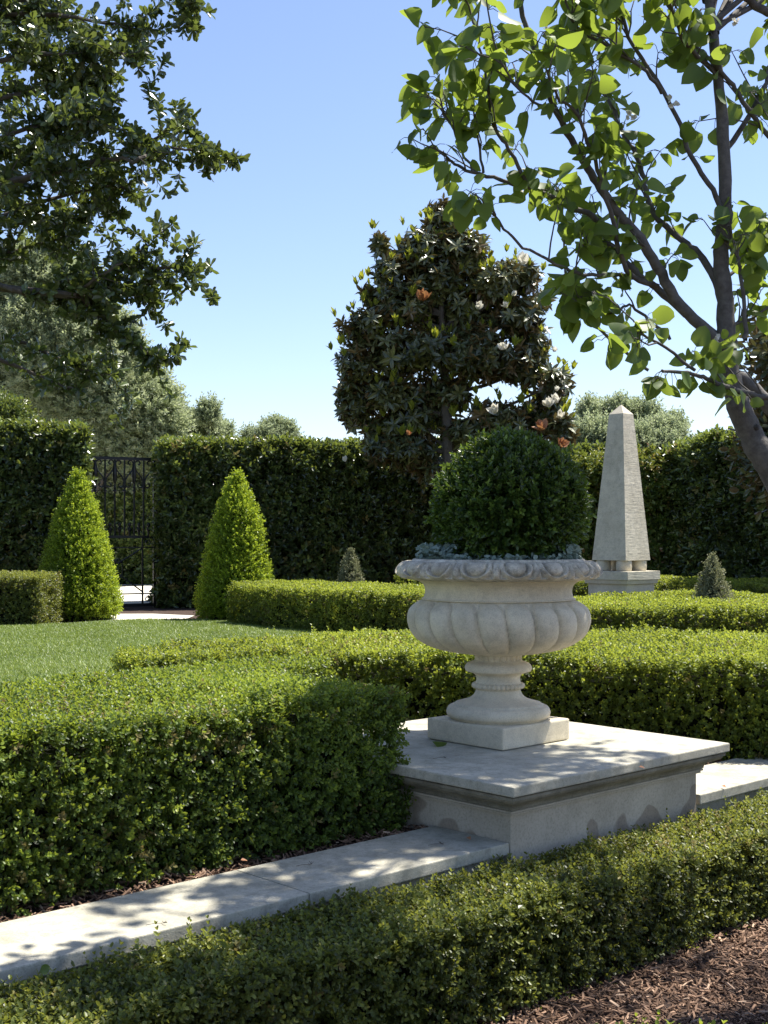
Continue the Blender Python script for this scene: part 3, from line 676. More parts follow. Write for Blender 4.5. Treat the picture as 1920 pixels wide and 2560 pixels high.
# ================================================================ TALL HEDGES
gt = 'tall dark boundary hedges'
hedge('tall dark laurel hedge at the left edge, left of the gate', [(-6.9,17.0),(-4.12,17.5),(-4.80,19.3),(-6.9,19.0)], 0, 2.53, M['laurel'], LAU, 560, gt, und=.05, thick=.22, name='tall_hedge', seed=41, sc=(.7,1.2), core_in=.1)
hedge('tall dark laurel hedge from the gate to behind the urn', [(-3.22,18.2),(-1,18.6),(1.2,19.1),(3.6,20.2),(3.4,22),(-3.55,20.4),(-3.38,19.1)], 0, 2.38, M['laurel'], LAU, 560, gt, und=.05, thick=.22, name='tall_hedge', seed=42, sc=(.7,1.2), core_in=.1)
hedge('tall leafy hedge at the right edge behind the obelisk', [(4.05,18.6),(4.6,17.6),(5.2,16.6),(7.5,15.6),(8.5,17.6),(5.5,19.6)], 0, ((4.0,2.25),(4.9,2.42)), M['laurel'], LAU, 560, gt, und=.07, thick=.24, name='tall_hedge', seed=43, sc=(.7,1.2), tint_shift=.12, core_in=.1)  # tint_shift paints the lit look into the leaf colour
hedge('lit hedge seen through the gate across the paved court', [(-9,27.5),(-3.2,27.0),(-2.2,20.6),(-1.6,20.9),(-2.2,29),(-9,29)], 0, 2.0, M['laurel'], LAU, 420, None, und=.06, thick=.22, name='tall_hedge', seed=44, sc=(.9,1.5), tint_shift=.35, core_in=.1)  # sunlit brightness is partly painted in by the raised leaf tint
rootp = hedge('lit flowering shrub with cream and red tips between ball and obelisk', [(2.6,18.7),(4.5,18.3),(4.6,19.3),(2.7,19.6)], 0, ((4.05,2.15),(4.5,1.6)), M['photinia'], LAU, 640, None, und=.16, thick=.25, name='flowering_shrub', cat='shrub', seed=45, sc=(.6,1.1), core_in=.12)

# ================================================================ GATE
gate = empty('iron_gate', Q(300,1310,18.3), 'black wrought iron gate with scrolls and spear bars between tall hedges', 'gate')
GA = Vector((-4.30,18.05,0)); GB = Vector((-3.36,18.55,0)); gd = (GB-GA); gl = gd.length; gd.normalize()
def gpt(s, z): p = GA+gd*s; return Vector((p.x,p.y,z))
def bar(mb, a, b, r, seg=8): add_tube(mb, [a,b], r, r, seg)
def gbox(name, s0,s1,z0,z1, th, parent):
    bm = bmesh.new(); add_box(bm, s0,s1,-th/2,th/2,z0,z1)
    bmesh.ops.transform(bm, verts=bm.verts, matrix=Matrix.Translation(GA)@Matrix.Rotation(math.atan2(gd.y,gd.x),4,'Z')); return obj_bm(name,bm,M['iron'],parent)
ztop = 2.20
gbox('top_rail', 0,gl,ztop-.045,ztop,.04,gate)
gbox('mid_rail', 0.001,gl-.04,1.02,1.06,.036,gate)
gbox('bottom_rail', 0.001,gl-.04,.02,.065,.036,gate)
gbox('thin_rail', 0.001,gl-.04,.875,.893,.02,gate)
gbox('thin_rail', 0.001,gl-.04,.20,.218,.02,gate)
gbox('thin_rail', 0.001,gl-.20,.32,.335,.018,gate)
gbox('stile', gl-.040,gl,-.0,ztop-.0455,.05,gate)
gbox('stile', .0,.040,-.0,ztop-.0455,.05,gate)
nb = 7; sp = (gl-.06)/nb
for i in range(1,nb):
    s = .02+sp*i; m_ = MB(); bar(m_, gpt(s,1.061), gpt(s,ztop-.046), .0135)
    add_tube(m_, [gpt(s,1.74),gpt(s,1.752),gpt(s,1.76),gpt(s,1.77)], [.012,.024,.024,.012], 0, 10)
    add_tube(m_, [gpt(s,1.69),gpt(s,1.70),gpt(s,1.712),gpt(s,1.725)], [.012,.028,.028,.012], 0, 10)
    m_.build('bar', M['iron'], gate)
    if i%2:
        m_ = MB(); add_tube(m_, [gpt(s,1.79),gpt(s,1.86),gpt(s,1.95),gpt(s,2.10)], [.006,.030,.036,.020], 0, 8); m_.build('leaf_finial', M['iron'], gate)
for i in range(nb):
    s = .02+sp*(i+.5); m_ = MB()
    add_tube(m_, [gpt(s,1.061),gpt(s,1.12),gpt(s,1.14),gpt(s,1.165),gpt(s,1.18)], [.012,.018,.03,.03,.012], 0, 10)
    add_tube(m_, [gpt(s,1.18),gpt(s,1.20),gpt(s,1.225),gpt(s,1.245)], [.010,.024,.024,.006], 0, 10); m_.build('baluster', M['iron'], gate)
for i in range(nb):
    s = .02+sp*(i+.5); sg = 1 if i%2 else -1; m_ = MB(); pts = []
    for k in range(40):
        t = k/39
        a = -1.2+t*2.4; pts.append(gpt(s+sg*sp*.42*math.cos(t*PI)*(1), 1.80+.31*t+.02*math.sin(t*2*PI)))
    cx_, cz_ = s-sg*sp*.42, 2.11
    for k in range(16):
        t = k/15*1.6*PI; rr = .05*(1-k/20); pts.append(gpt(cx_+sg*(.05-rr*math.cos(t)), cz_+rr*math.sin(t)))
    pre = []
    for k in range(16):
        t = (15-k)/15*1.6*PI; rr = .05*(1-(15-k)/20); pre.append(gpt(s+sg*sp*.42-sg*(.05-rr*math.cos(t)), 1.80-rr*math.sin(t)))
    add_tube(m_, pre+pts, .0105, .0105, 6); m_.build('scroll', M['iron'], gate)
# lower panel: lozenge, oval and a small ring
m_ = MB(); cs = gl-.20-.36; cz = .60
bar(m_, gpt(gl-.20,.875), gpt(cs+.0,cz+.06), .0105); bar(m_, gpt(gl-.20,.335-.10), gpt(cs,cz-.10), .0105)
bar(m_, gpt(cs-.36,.875), gpt(cs,cz+.06), .0105); bar(m_, gpt(cs-.36,.235), gpt(cs,cz-.10), .0105)
add_tube(m_, [gpt(cs+.06*math.cos(t/24*2*PI), cz-.02+.14*math.sin(t/24*2*PI)) for t in range(25)], .009,.009,6)
m_.build('lattice', M['iron'], gate)
m_ = MB(); bar(m_, gpt(gl-.20,.066), gpt(gl-.20,1.019), .014); m_.build('bar', M['iron'], gate)
m_ = MB(); add_tube(m_, [gpt(gl-.12+.035*math.cos(t/16*2*PI), .13+.035*math.sin(t/16*2*PI)) for t in range(17)], .008,.008,6)
m_.build('ring', M['iron'], gate); m_ = MB(); add_tube(m_, [gpt(gl-.12+.035*math.cos(t/16*2*PI), .955+.035*math.sin(t/16*2*PI)) for t in range(17)], .008,.008,6); m_.build('ring', M['iron'], gate)
post = MB(); pb = bmesh.new(); add_box(pb, gl+.010,gl+.115,-.05,.05,-.02,ztop+.01)
bmesh.ops.transform(pb, verts=pb.verts, matrix=Matrix.Translation(GA)@Matrix.Rotation(math.atan2(gd.y,gd.x),4,'Z'))
tag(obj_bm('gate_post', pb, M['iron']), 'slim black metal post on the right side of the iron gate', 'post')
# bit of a second fence behind the flowering shrub
fp = empty('iron_fence', Q(1415,1200,18.25), 'scrap of black iron fence showing between obelisk and right hedge', 'fence')
for (xa,ya,xb,yb,nm) in ((1406,1065,1406,1265,'post'),(1432,1020,1432,1265,'post'),(1416,1018,1450,1018,'rail')):
    m_ = MB(); bar(m_, Q(xa,ya,19.5), Q(xb,yb,19.5), .022); m_.build(nm, M['iron'], fp)

# ================================================================ TREES
def rosette(leaf, n, tilt0, tilt1, rnd, petiole=0.0, sc=(.8,1.1)):
    out = []
    for i in range(n):
        az = math.radians(i*137.5+rnd.uniform(-15,15)); ti = math.radians(tilt0+(tilt1-tilt0)*i/max(n-1,1)+rnd.uniform(-14,14))
        Mx = Matrix.Rotation(az,4,'Z') @ Matrix.Rotation(PI/2-ti,4,'X') @ Matrix.Translation((0,petiole,0)) @ Matrix.Rotation(rnd.uniform(-.5,.5),4,'Y') @ Matrix.Scale(rnd.uniform(*sc),4)
        out.append((xf(leaf[0], Mx), leaf[1]))
    return merge(out)

# ---- magnolia
def magnolia():
    rng = np.random.default_rng(51); Y0 = 17.0
    root = empty('magnolia_tree', (Q(972,1300,Y0).x, Y0, 0), 'magnolia with dark glossy leaves, brown undersides and white flowers behind the urn', 'tree')
    tr = MB(); b = Q(985,1300,Y0); b.z = 0
    trunk = smooth_path([b, Q(978,1130,Y0), Q(972,1000,Y0), Q(965,920,Y0), Q(960,800,Y0), Q(955,650,Y0), Q(958,500,Y0)], 5, .01)
    add_tube(tr, trunk, .13, .02, 10); tr.build('trunk', M['oakbark'], root)
    blobs = [(962,485,50,55),(905,540,55,45),(1000,545,75,55),(845,590,40,50),(940,610,90,60),(1070,610,80,50),(1140,600,32,40),(870,660,85,55),(1000,680,110,60),(1120,690,60,55),
             (790,710,55,45),(880,760,110,60),(1030,770,110,60),(1150,745,40,50),(770,790,48,50),(850,850,90,50),(960,850,70,45),(1130,800,80,35),(1195,830,42,40),(770,880,42,55),(850,920,80,40),(1170,900,60,60),
             (1080,905,60,40),(900,905,80,42),(1000,935,60,32),(1210,930,30,35),(880,975,85,45),(820,965,40,40),(820,530,18,22),(745,850,22,20),(1165,650,20,25),(800,640,20,20),(930,1010,40,40)]
    br = MB(); P=[]; N=[]
    for (x,y,rx,ry) in blobs:
        dy = rng.uniform(-.35,.35); c = Q(x,y,Y0+dy); s = K/FPX*Y0; r = (rx*s*.86, min(rx,ry)*s*1.1+.1, ry*s*.84)
        n = int(rx*ry*.040)+11
        p_, n_ = blob_points(rng, n, c, r, .34, int(x)); dep = rng.uniform(0,.5,len(p_))[:,None]; p_ = p_-(p_-np.array(c))*dep
        P.append(p_); N.append(n_)
        i = min(range(len(trunk)), key=lambda q: (trunk[q]-(c-Vector((0,0,.45)))).length)
        add_tube(br, smooth_path([trunk[i], (trunk[i]+c)/2+Vector((0,0,-.05)), c],4), .035, .012, 6)
    br.build('branch', M['oakbark'], root)
    P = np.concatenate(P); N = np.concatenate(N); print('magnolia rosettes', len(P))
    prof = lambda t: math.sin(PI*min(1,t**.9))**.75
    lf = leaf_fine(.165,.055,prof,.25,.22,3); TM = [rosette(lf,9,110,45,R0) for _ in range(5)]
    D = N*.8+rng.normal(size=P.shape)*.4+np.array([0,0,.45]); mb = MB(); wh = rng.integers(0,5,len(P))
    for j in range(5): scatter(mb, TM[j], P[wh==j], D[wh==j], (.6,1.05), rng=rng)
    mb.build('crown', M['magnolia'], root)
    new = rosette(leaf_fine(.13,.05,prof,.3,.05,3),5,30,12,R0); k = (rng.uniform(size=len(P))<.20)&(N[:,2]>-.1)
    mb = MB(); scatter(mb,new,P[k]+N[k]*.10+np.array([0,0,.07]),N[k]*.3+np.array([0,0,1.]),(.8,1.3),rng=rng); mb.build('new_shoots', M['magnew'], root)
    pet = leaf_fine(.10,.065,lambda t: math.sin(PI*t**.8)**.6,.5,-.35,3)
    for (x,y,s_,d,old) in ((1185,880,1.0,.5,0),(1200,872,.9,.45,0),(1125,573,1.1,.4,0),(1072,893,.9,.5,0),(1093,665,.55,.5,0),(1030,668,.8,.5,0),(1107,640,.6,.5,0),(1092,755,.75,.55,0),(1195,760,.5,.4,0),(1203,845,.5,.4,0),(1210,905,.8,.45,0),(745,997,.5,.5,0),(915,650,1.0,.6,1),(1172,930,1.0,.6,1),(1210,965,.8,.6,1),(880,940,.5,.6,1)):
        f = rosette(pet,8,60,20,R0); m_ = MB(); c = Q(x,y,Y0-d-.35)
        scatter(m_, f, np.array([c]), np.array([[rng.normal()*.3,-.5,.8]]), (s_*1.5,s_*1.55), rng=rng)
        m_.build('flower', M['oldpetal'] if old else M['petal'], root)
    # reddish dead flower centre cones are not built: too small to see
magnolia()

# ---- far trees
def far_tree(label, blobs, Y0, mt, seed, leaf=.10, per=.9, name='far_tree', group='trees beyond the hedge', up=.5):
    rng = np.random.default_rng(seed); s = K/FPX*Y0; mx = blobs[0]
    tx = mx[0]-(110 if leaf==.085 else 0); root = empty(name, (Q(tx,1200,Y0).x, Y0, 0), label, 'tree', group); tr = MB(); b = Q(tx,1200,Y0); b.z = 0
    P=[];N=[]
    for (x,y,rx,ry) in blobs:
        c = Q(x,y,Y0+rng.uniform(-.8,.8)); r = (rx*s, min(rx,ry)*s, ry*s); n = int(rx*ry*per)+30
        p_, n_ = blob_points(rng,n,c,r,.28,int(x+y)); dep = rng.uniform(0,.55,len(p_))[:,None]**1.3; p_ = p_-(p_-np.array(c))*dep; P.append(p_);N.append(n_)
        if leaf==.085 and y>930: continue
        add_tube(tr, smooth_path([b+(c-b)*.25, (b+c)/2+Vector((0,0,-.2)), c],3), .09, .02, 6)
        for _ in range(6):
            a = rng.normal(size=3); a[2] = abs(a[2]); a /= np.linalg.norm(a); e = Vector(c)+Vector(a*np.array(r)*1.1); add_tube(tr,[c,(c+e)/2+Vector((0,0,-.05)),e],.022,.006,5)
    add_tube(tr,[b,b+Vector((0,0,1.5)),b+(Q(mx[0],mx[1],Y0)-b)*.6],.22,.12,8)
    P = np.concatenate(P);N=np.concatenate(N); lf = leaf_simple(leaf,leaf*.5,.25,.15); TM=[sprig(lf,leaf*2.6,5,55,rnd=R0,per=2) for _ in range(4)]
    mb = MB(); wh = rng.integers(0,4,len(P)); D = N+rng.normal(size=P.shape)*.6+np.array([0,0,up]); ti=np.clip(.45+.3*nz(P,1.5,seed)+.25*rng.normal(size=len(P)),0,1)
    for j in range(4): scatter(mb,TM[j],P[wh==j],D[wh==j],(.6,1.4),ti[wh==j],rng=rng)
    mb.build('crown', mt, root); tr.build('trunk', M['oakbark'], root)
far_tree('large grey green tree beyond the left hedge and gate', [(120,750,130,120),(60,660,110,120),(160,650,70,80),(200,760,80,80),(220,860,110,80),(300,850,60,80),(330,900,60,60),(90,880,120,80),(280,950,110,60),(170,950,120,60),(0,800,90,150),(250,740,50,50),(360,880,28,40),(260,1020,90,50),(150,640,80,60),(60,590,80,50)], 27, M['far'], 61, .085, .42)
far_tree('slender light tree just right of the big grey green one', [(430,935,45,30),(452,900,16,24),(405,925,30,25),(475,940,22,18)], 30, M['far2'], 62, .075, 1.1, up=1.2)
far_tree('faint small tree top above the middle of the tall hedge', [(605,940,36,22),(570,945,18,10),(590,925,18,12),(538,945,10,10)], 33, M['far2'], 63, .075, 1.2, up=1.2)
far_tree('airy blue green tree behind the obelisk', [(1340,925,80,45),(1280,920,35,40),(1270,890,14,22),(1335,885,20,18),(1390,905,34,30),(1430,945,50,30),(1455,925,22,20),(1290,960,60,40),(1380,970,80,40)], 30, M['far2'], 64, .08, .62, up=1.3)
far_tree('dark bush by the left edge above the hedge', [(15,905,40,22),(0,890,20,20)], 21, M['laurel'], 65, .07, 1.2)
# magnolia peeping in at the right edge
far_tree('second magnolia at the right edge behind the pear trunk', [(1750,830,60,80),(1712,760,30,45),(1750,930,55,70),(1700,985,28,50),(1765,1000,60,70)], 15.0, M['magnolia'], 66, .15, .16, name='magnolia_tree', group=None)

# ---- generic branching with leaves
def limb_twigs(path, n, ln, rnd, droop=0.0, up=.3, spread=.8, tmin=.15):
    out = []
    for _ in range(n):
        i = rnd.randrange(int(len(path)*tmin), len(path)); p = path[i]; d = (path[min(i+1,len(path)-1)]-path[max(i-1,0)]).normalized()
        q = Vector((rnd.gauss(0,1),rnd.gauss(0,1),rnd.gauss(0,1))).normalized(); dr = (d*.6+q*spread+Vector((0,0,up))).normalized(); l = ln*rnd.uniform(.4,1.2); pts=[p]; k=4
        for j in range(k):
            dr = (dr+Vector((rnd.gauss(0,.22),rnd.gauss(0,.22),rnd.gauss(0,.22)-droop))).normalized(); pts.append(pts[-1]+dr*(l/k))
        out.append(pts)
    return out

# ---- near left tree (live oak with small obovate leaves)
def left_tree():
    rnd = random.Random(71); rng = np.random.default_rng(71); Y0 = 5.9
    base = Vector((-3.6,6.3,0)); root = empty('live_oak_tree', base, 'near evergreen tree whose dark leafy branches hang in from the left edge', 'tree')
    tr = MB(); trunk = smooth_path([base,(-3.55,6.3,.8),(-3.4,6.2,1.6),(-3.2,6.1,2.4),(-3.1,6.0,3.4),(-3.0,5.9,4.6)],5,.01); add_tube(tr,trunk,.17,.06,12); tr.build('trunk',M['oakbark'],root)
    limbs = [([(-420,560),(-200,480),(-60,440),(100,375),(200,355),(260,335),(330,300),(412,252)],0.0,26),
      ([(-200,470),(0,400),(120,370),(215,345),(300,345),(340,318),(400,322),(440,330),(460,335)],-.2,26),
      ([(-300,500),(-50,480),(80,440),(190,410),(260,405),(300,430)],.2,30),
      ([(-300,560),(-60,600),(30,625),(80,645),(140,643),(190,612),(250,575),(310,535),(372,484)],0,22),
      ([(150,640),(200,612),(270,580),(340,580),(390,578),(420,588)],0,18),
      ([(140,643),(190,640),(240,640),(300,640),(335,655)],.1,26),
      ([(170,640),(210,680),(235,715),(290,740),(340,778)],0,24),
      ([(-200,620),(-60,700),(40,740),(120,770),(180,800),(240,810)],.3,9),
      ([(-200,680),(-40,760),(60,800),(130,830),(170,840)],.1,8),
      ([(-200,560),(-60,560),(40,540),(110,520),(150,510)],.2,22),
      ([(-300,200),(-60,140),(80,120),(180,110),(250,115),(300,120)],-.1,34),
      ([(-300,60),(-60,40),(100,30),(200,45),(270,55),(298,70)],.1,34),
      ([(-200,20),(60,0),(200,-20),(330,-25),(400,-15),(422,5)],0,24),
      ([(-300,300),(-60,230),(60,200),(130,190),(180,180),(230,170)],.1,36),
      ([(-300,380),(-60,320),(50,280),(130,270),(200,262),(250,250)],-.2,34),
      ([(-200,250),(-60,120),(60,70),(140,60),(200,80)],.5,30),
      ([(-100,330),(0,330),(90,330),(150,300)],.6,34),
      ([(-100,480),(0,470),(80,490),(160,470),(210,440)],.5,26)]
    br = MB(); tw = br; LP=[]; LD=[]
    for pts, dy, nt_ in limbs:
        path = smooth_path([Q(x,y,Y0+dy+rnd.uniform(-.12,.12)) for x,y in pts],5,.004)
        # only the visible reach gets twigs; the root end joins the trunk
        i0 = min(range(len(trunk)), key=lambda q:(trunk[q]-path[0]).length)
        add_tube(br, [trunk[i0],path[0]]+path[1:], .015, .0030, 7)
        tws = limb_twigs(path[:-2], int(nt_*1.0), .19, rnd, up=.1, tmin=.12)
        tws.append(path[-10:])
        for t_ in list(tws):
            add_tube(tw, t_, .0035, .0012, 4)
        more = []
        for t_ in tws[:-1]:
            if rnd.random()<.5: more += limb_twigs(t_, 1, .13, rnd, up=.1)
        for t_ in more: add_tube(tw, t_, .002,.001,4)
        for t_ in tws+more:
            for a,b in zip(t_[:-1],t_[1:]):
                for q in range(2):
                    f = rnd.random(); LP.append(a+(b-a)*f); LD.append((b-a).normalized())
            LP += [t_[-1]]*2; LD += [(t_[-1]-t_[-2]).normalized()]*2
    br.build('limbs', M['oakbark'], root)
    prof = lambda t: (t**.75)*(max(0,1-t**4.5))**.5*1.2+.02
    lf = leaf_fine(.052,.029,prof,.25,.15,4); TM=[rosette(lf,3,75,35,R0,.003,(.65,1.1)) for _ in range(6)]
    P = np.array(LP); D = np.array(LD)+rng.normal(size=(len(LP),3))*.45; print('oak rosettes', len(P)); mb = MB(); wh = rng.integers(0,6,len(P)); ti = np.clip(.45+.3*nz(P,4,3)+.2*rng.normal(size=len(P)),0,1)
    for j in range(6): scatter(mb,TM[j],P[wh==j],D[wh==j],(.75,1.2),ti[wh==j],rng=rng)
    mb.build('crown', M['oak'], root)
left_tree()

# ---- pear tree
def pear():
    rnd = random.Random(81); rng = np.random.default_rng(81); Y0 = 3.7
    base = Vector((1.72,3.72,GZ)); root = empty('pear_tree', base, 'young flowering pear with leaning grey trunk and heart shaped leaves at right', 'tree')
    q = lambda x,y,d=0: Q(x,y,Y0+d)
    trunk = smooth_path([base,Vector((1.55,3.72,.25)),Vector((1.36,3.71,.75)),q(1690,1060),q(1642,975),q(1612,915),q(1586,850),q(1574,795),q(1570,740),q(1566,650),q(1557,560),q(1566,470),q(1564,330),q(1550,160),q(1534,20),q(1525,-120),q(1560,-300,.3),q(1580,-500,.5)],5,.0012)
    n = len(trunk); rad = [.048-(.048-.017)*min(1,i/(n*.72)) if i < n*.72 else .017-.009*(i-n*.72)/(n*.28) for i in range(n)]
    rad = [r*(1+.07*math.sin(i*1.3)*math.sin(i*.37)) for i,r in enumerate(rad)]
    tr = MB(); add_tube(tr,trunk,rad,0,16)
    kp = q(1634,925,-.03)
    for a in range(3): add_tube(tr,[kp+Vector((-.012,.03,0)),kp+Vector((-.002,.004,.002)),kp+Vector((.0,-.006,0))],[.020,.014,.006],0,10)
    tr.build('trunk', M['pearbark'], root, True)
    Ls = [ # points, depth start, depth end, r0, r1, twigs
      ([(1574,765),(1540,725),(1470,660),(1419,575),(1374,505),(1339,465),(1290,395),(1259,345),(1234,300),(1179,190),(1134,60),(1120,-40)],0,-.25,.019,.006,18),
      ([(1572,760),(1529,710),(1449,650),(1369,585),(1334,540),(1309,520),(1290,480)],0,.1,.015,.006,8),
      ([(1420,620),(1354,585),(1329,500),(1309,425),(1279,325),(1244,240),(1209,215),(1180,150)],-.02,-.45,.008,.003,14),
      ([(1400,610),(1354,595),(1279,595),(1219,578),(1129,530),(1084,485),(1060,450)],0,-.3,.006,.003,12),
      ([(1560,640),(1520,560),(1474,520),(1414,465),(1394,400),(1379,345),(1349,295),(1334,260),(1300,170),(1290,60)],0,.3,.012,.004,18),
      ([(1330,510),(1280,470),(1214,435),(1154,410),(1099,395),(1019,370),(975,350),(958,335)],0,-.2,.010,.003,14),
      ([(1149,408),(1099,325),(1064,260),(1044,125),(1019,30),(990,-30)],-.15,-.25,.006,.002,13),
      ([(1019,370),(979,280),(955,235),(950,175)],-.18,-.2,.004,.002,10),
      ([(1044,374),(1029,280),(1019,200)],-.18,-.1,.004,.002,7),
      ([(1566,480),(1549,425),(1494,340),(1449,225),(1369,100),(1329,0),(1300,-60)],0,-.1,.009,.004,20),
      ([(1810,1200),(1835,900),(1810,600),(1760,420),(1659,295),(1604,215),(1569,165),(1504,100),(1439,0),(1400,-80)],.15,-.1,.010,.005,18),
      ([(1400,800),(1299,715),(1254,655),(1224,590),(1214,450),(1200,400)],.1,0,.005,.002,5),
      ([(1450,735),(1379,675),(1354,660),(1309,680),(1269,665),(1255,640)],.05,0,.005,.002,4),
      ([(1612,735),(1609,675),(1599,575),(1589,540),(1572,478)],-.03,-.03,.007,.004,8),
      ([(1700,880),(1659,859),(1600,845),(1558,831),(1520,815),(1474,803),(1430,800)],-.15,-.3,.010,.004,7),
      ([(1500,800),(1420,740),(1350,715),(1325,725)],-.25,-.35,.005,.002,4),
      ([(1574,800),(1610,825),(1665,880),(1730,960),(1810,1200),(1890,1550),(1930,1900)],.06,.1,.017,.034,0),
      ([(1566,330),(1620,250),(1659,160),(1670,60),(1680,-60)],.05,.2,.009,.004,14),
      ([(1570,600),(1620,560),(1680,520)],.1,.2,.006,.003,10),
      ([(1570,700),(1620,690),(1690,640)],.1,.2,.006,.003,9),
      ([(1810,620),(1790,300),(1700,60),(1640,20),(1600,-20)],.15,.1,.016,.012,4),
      ([(1550,160),(1480,90),(1450,20),(1400,-80)],0,-.3,.008,.003,14),
      ([(1430,200),(1380,140),(1250,60),(1220,-20)],-.1,-.35,.006,.003,14),
      ([(1234,300),(1200,240),(1140,210),(1085,140),(1060,60)],-.2,-.4,.005,.002,12)]
    br = MB(); tw = br; LP=[]; LD=[]; pet = MB()
    def spur(p, d, k):
        for _ in range(k):
            a = (d*.35+Vector((rnd.gauss(0,.8),rnd.gauss(0,.8),rnd.gauss(0,.55)+.1))).normalized(); l = rnd.uniform(.018,.042)
            m1 = p+a*l*.55; e = p+a*l+Vector((0,0,-.010)); add_tube(tw,[p,m1,e],.0011,.0009,4); LP.append(e); LD.append((a+Vector((0,0,-rnd.uniform(.2,1.5)))).normalized())
    for pts,d0,d1,r0,r1,nt_ in Ls:
        m = len(pts); path = smooth_path([q(x,y,d0+(d1-d0)*i/(m-1)) for i,(x,y) in enumerate(pts)],5,.0022)
        add_tube(br,path,r0,r1,8)
        tws = limb_twigs(path,int(nt_*.58),.16,rnd,up=.55,spread=.6,tmin=.22)
        for t_ in tws:
            add_tube(tw,t_,.0028,.0014,5)
            for p in t_[2:]: spur(p,(t_[-1]-t_[0]).normalized(),rnd.choice((0,1,1,2)))
            spur(t_[-1],(t_[-1]-t_[-2]).normalized(),3)
        for j in range(int(len(path)*.3),len(path)):
            if rnd.random()<.30 and r0<.016 and nt_>0: spur(path[j],(path[j]-path[j-1]).normalized(),rnd.choice((2,3)))
        if r1<.0035: spur(path[-1],(path[-1]-path[-2]).normalized(),4)
    # low hanging clusters
    for (x,y,d,k) in ((1330,730,-.35,4),(1395,690,-.35,5),(1420,815,-.3,5),(1300,735,-.35,2),(1500,760,-.2,5),(1450,800,-.25,3)):
        spur(q(x,y,d),Vector((0,0,-1)),k)
    # upper crown, above the picture: limbs and leaves that shade the urn and hedges
    for k in range(69):
        ts = rnd.uniform(-.55,1.05); tt = rnd.uniform(-.15,.85); tg = L(ts,tt,rnd.uniform(.2,.9))
        if (ts > .75 and tt > .3) or (ts < -.1 and tt > .5): continue
        if k >= 48: tg = Vector((rnd.uniform(.5,2.1),rnd.uniform(2.9,4.3),GZ))
        if k >= 62: tg = L(rnd.uniform(-1.75,-.5),rnd.uniform(.05,.3),.03)
        kk = rnd.uniform(3.6,4.6); e = tg+SV*kk
        while e.z < EYE+.445*e.y+.42: kk += .1; e = tg+SV*kk
        i = rnd.randrange(int(n*.80),n); mid = (trunk[i]+e)/2+Vector((rnd.gauss(0,.1),rnd.gauss(0,.1),.15)); mid.z = max(mid.z, EYE+.44*mid.y+.05)
        path = smooth_path([trunk[i],mid,e],7,.01); add_tube(br,path,.009,.003,6)
        for t_ in limb_twigs(path,12,.28,rnd,up=.4,tmin=.68):
            add_tube(tw,t_,.0028,.0014,4)
            for p in t_[1:]: spur(p,(t_[-1]-t_[0]).normalized(),2)
    br.build('limbs',M['pearbark'],root,True)
    prof = lambda t: (math.sin(PI*min(1,(t*.94+.06)**.74))**.62)
    lf = leaf_fine(.072,.052,prof,.28,.22,5,.012); lf2 = leaf_fine(.070,.050,prof,.12,.30,5,.02); lf3 = leaf_fine(.066,.056,prof,.5,.15,5,.012)
    P = np.array(LP); D = np.array(LD); print('pear leaves',len(P)); mb = MB(); rx = np.array(Matrix.Rotation(PI/2,3,'X'))
    wh = rng.integers(0,3,len(P)); ti = rng.uniform(0,1,len(P))
    for j,l_ in enumerate((lf,lf2,lf3)): scatter(mb,(l_[0]@rx.T,l_[1]),P[wh==j],D[wh==j]+rng.normal(size=((wh==j).sum(),3))*.2,(.48,1.15),ti[wh==j],rng=rng)
    mb.build('crown',M['pear'],root,True)
    fl = rosette(leaf_fine(.011,.010,lambda t: math.sin(PI*t**.8)**.6,.2,-.1,2),5,75,75,R0); mb = MB()
    for (x,y) in ((1520,730),(1528,745),(1530,760),(1110,395),(1250,105),(1240,80),(1590,50),(1455,220),(1545,735),(1365,250),(1118,405),(1185,60)):
        P2 = np.array([q(x+rnd.uniform(-8,8),y+rnd.uniform(-12,12),-.08) for _ in range(5)]); scatter(mb,fl,P2,rng.normal(size=(5,3))+np.array([0,-1,.2]),(.8,1.1),rng=rng)
    mb.build('blossoms',M['petal'],root)
pear()

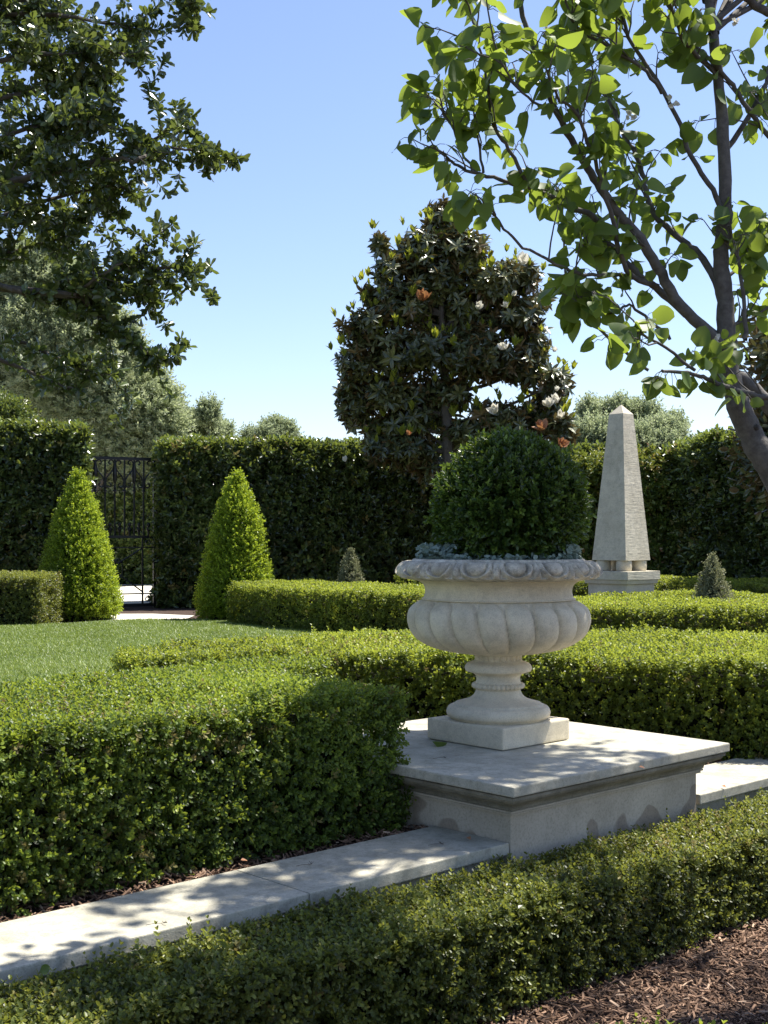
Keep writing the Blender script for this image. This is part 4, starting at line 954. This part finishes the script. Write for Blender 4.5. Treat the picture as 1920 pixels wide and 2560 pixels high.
# ================================================================ SMALL THINGS
def fallen(name, label, p, lf, m, sc, yaw, tilt=.15, cat='leaf', group=None):
    V = xf(lf[0], Matrix.Translation(p)@Matrix.Rotation(yaw,4,'Z')@Matrix.Rotation(tilt,4,'Y')@Matrix.Scale(sc,4))
    mb = MB(); mb.add(V, lf[1]); o = mb.build(name, m, None, True); tag(o,label,cat,group); return o
pf = lambda t: (math.sin(PI*min(1,(t*.98+.02)**.62))**.75)
g = G(945,1614,.235)
fallen('fallen_leaf','curled green pear leaf lying on the pedestal slab by the urn foot',(g[0]-.02,g[1],.257),leaf_fine(.065,.050,pf,-.5,.15,5),M['pear'],1,-1.2,.3)
g = G(85,2118,0.0)
fallen('fallen_leaf','pale green leaf standing in the front hedge by the wall, far left',(g[0],g[1],.02),leaf_fine(.045,.024,pf,.4,.1,4),M['pear'],1,-.4,1.2)
for i,(x,y,lb) in enumerate(((315,2000,'tiny dry flower stalk on the coping, leftmost'),(640,1872,'tiny dry flower stalk on the coping beside the joint'),(925,1827,'tiny dry flower stalk on the coping near the pedestal'),(935,1640,'fine dry twig on the pedestal slab'))):
    z = .031 if i<3 else .2395; g = G(x,y,z); mb = MB(); a = Vector((g[0],g[1],z+.002)); add_tube(mb,[a,a+Vector((.02,.004,.003)),a+Vector((.045,.012,.002))],.0008,.0008,4)
    for k in range(5): add_tube(mb,[a+Vector((.045,.012,.002)),a+Vector((.045+random.gauss(0,.006),.012+random.gauss(0,.006),.010*random.random()))],.001,.0006,4)
    tag(mb.build('dry_stalk',M['oakbark']),lb,'twig')

pfp = leaf_fine(.020,.014,pf,.3,.2,3)
for (x,y,z,lb,mm) in ((1128,1960,0.0,'white fallen blossom petal on top of the front hedge, left of centre','petal'),(1430,1812,-.04,'pale pink fallen petal on the front hedge below the pedestal','petal'),(1380,1660,.24,'dry brown leaf scrap on the back right of the pedestal slab','oldpetal'),(150,1915,.035,'dry brown leaf scrap on the coping near the left edge','oldpetal'),(520,1862,.035,'brown leaf scrap on the coping left of the joint','oldpetal'),(1010,1812,.035,'dark curled leaf scrap on the coping against the pedestal','oldpetal'),(1560,1700,.035,'brown leaf scrap on the sunlit right hand coping','oldpetal'),(612,1985,0.0,'pale yellow fallen leaf on the front hedge below the joint','petal')):
    g = G(x,y,z); fallen('fallen_leaf' if mm=='oldpetal' else 'fallen_petal', lb, (g[0],g[1],z+.006), pfp, M[mm], 1.1, random.uniform(0,6), .25)
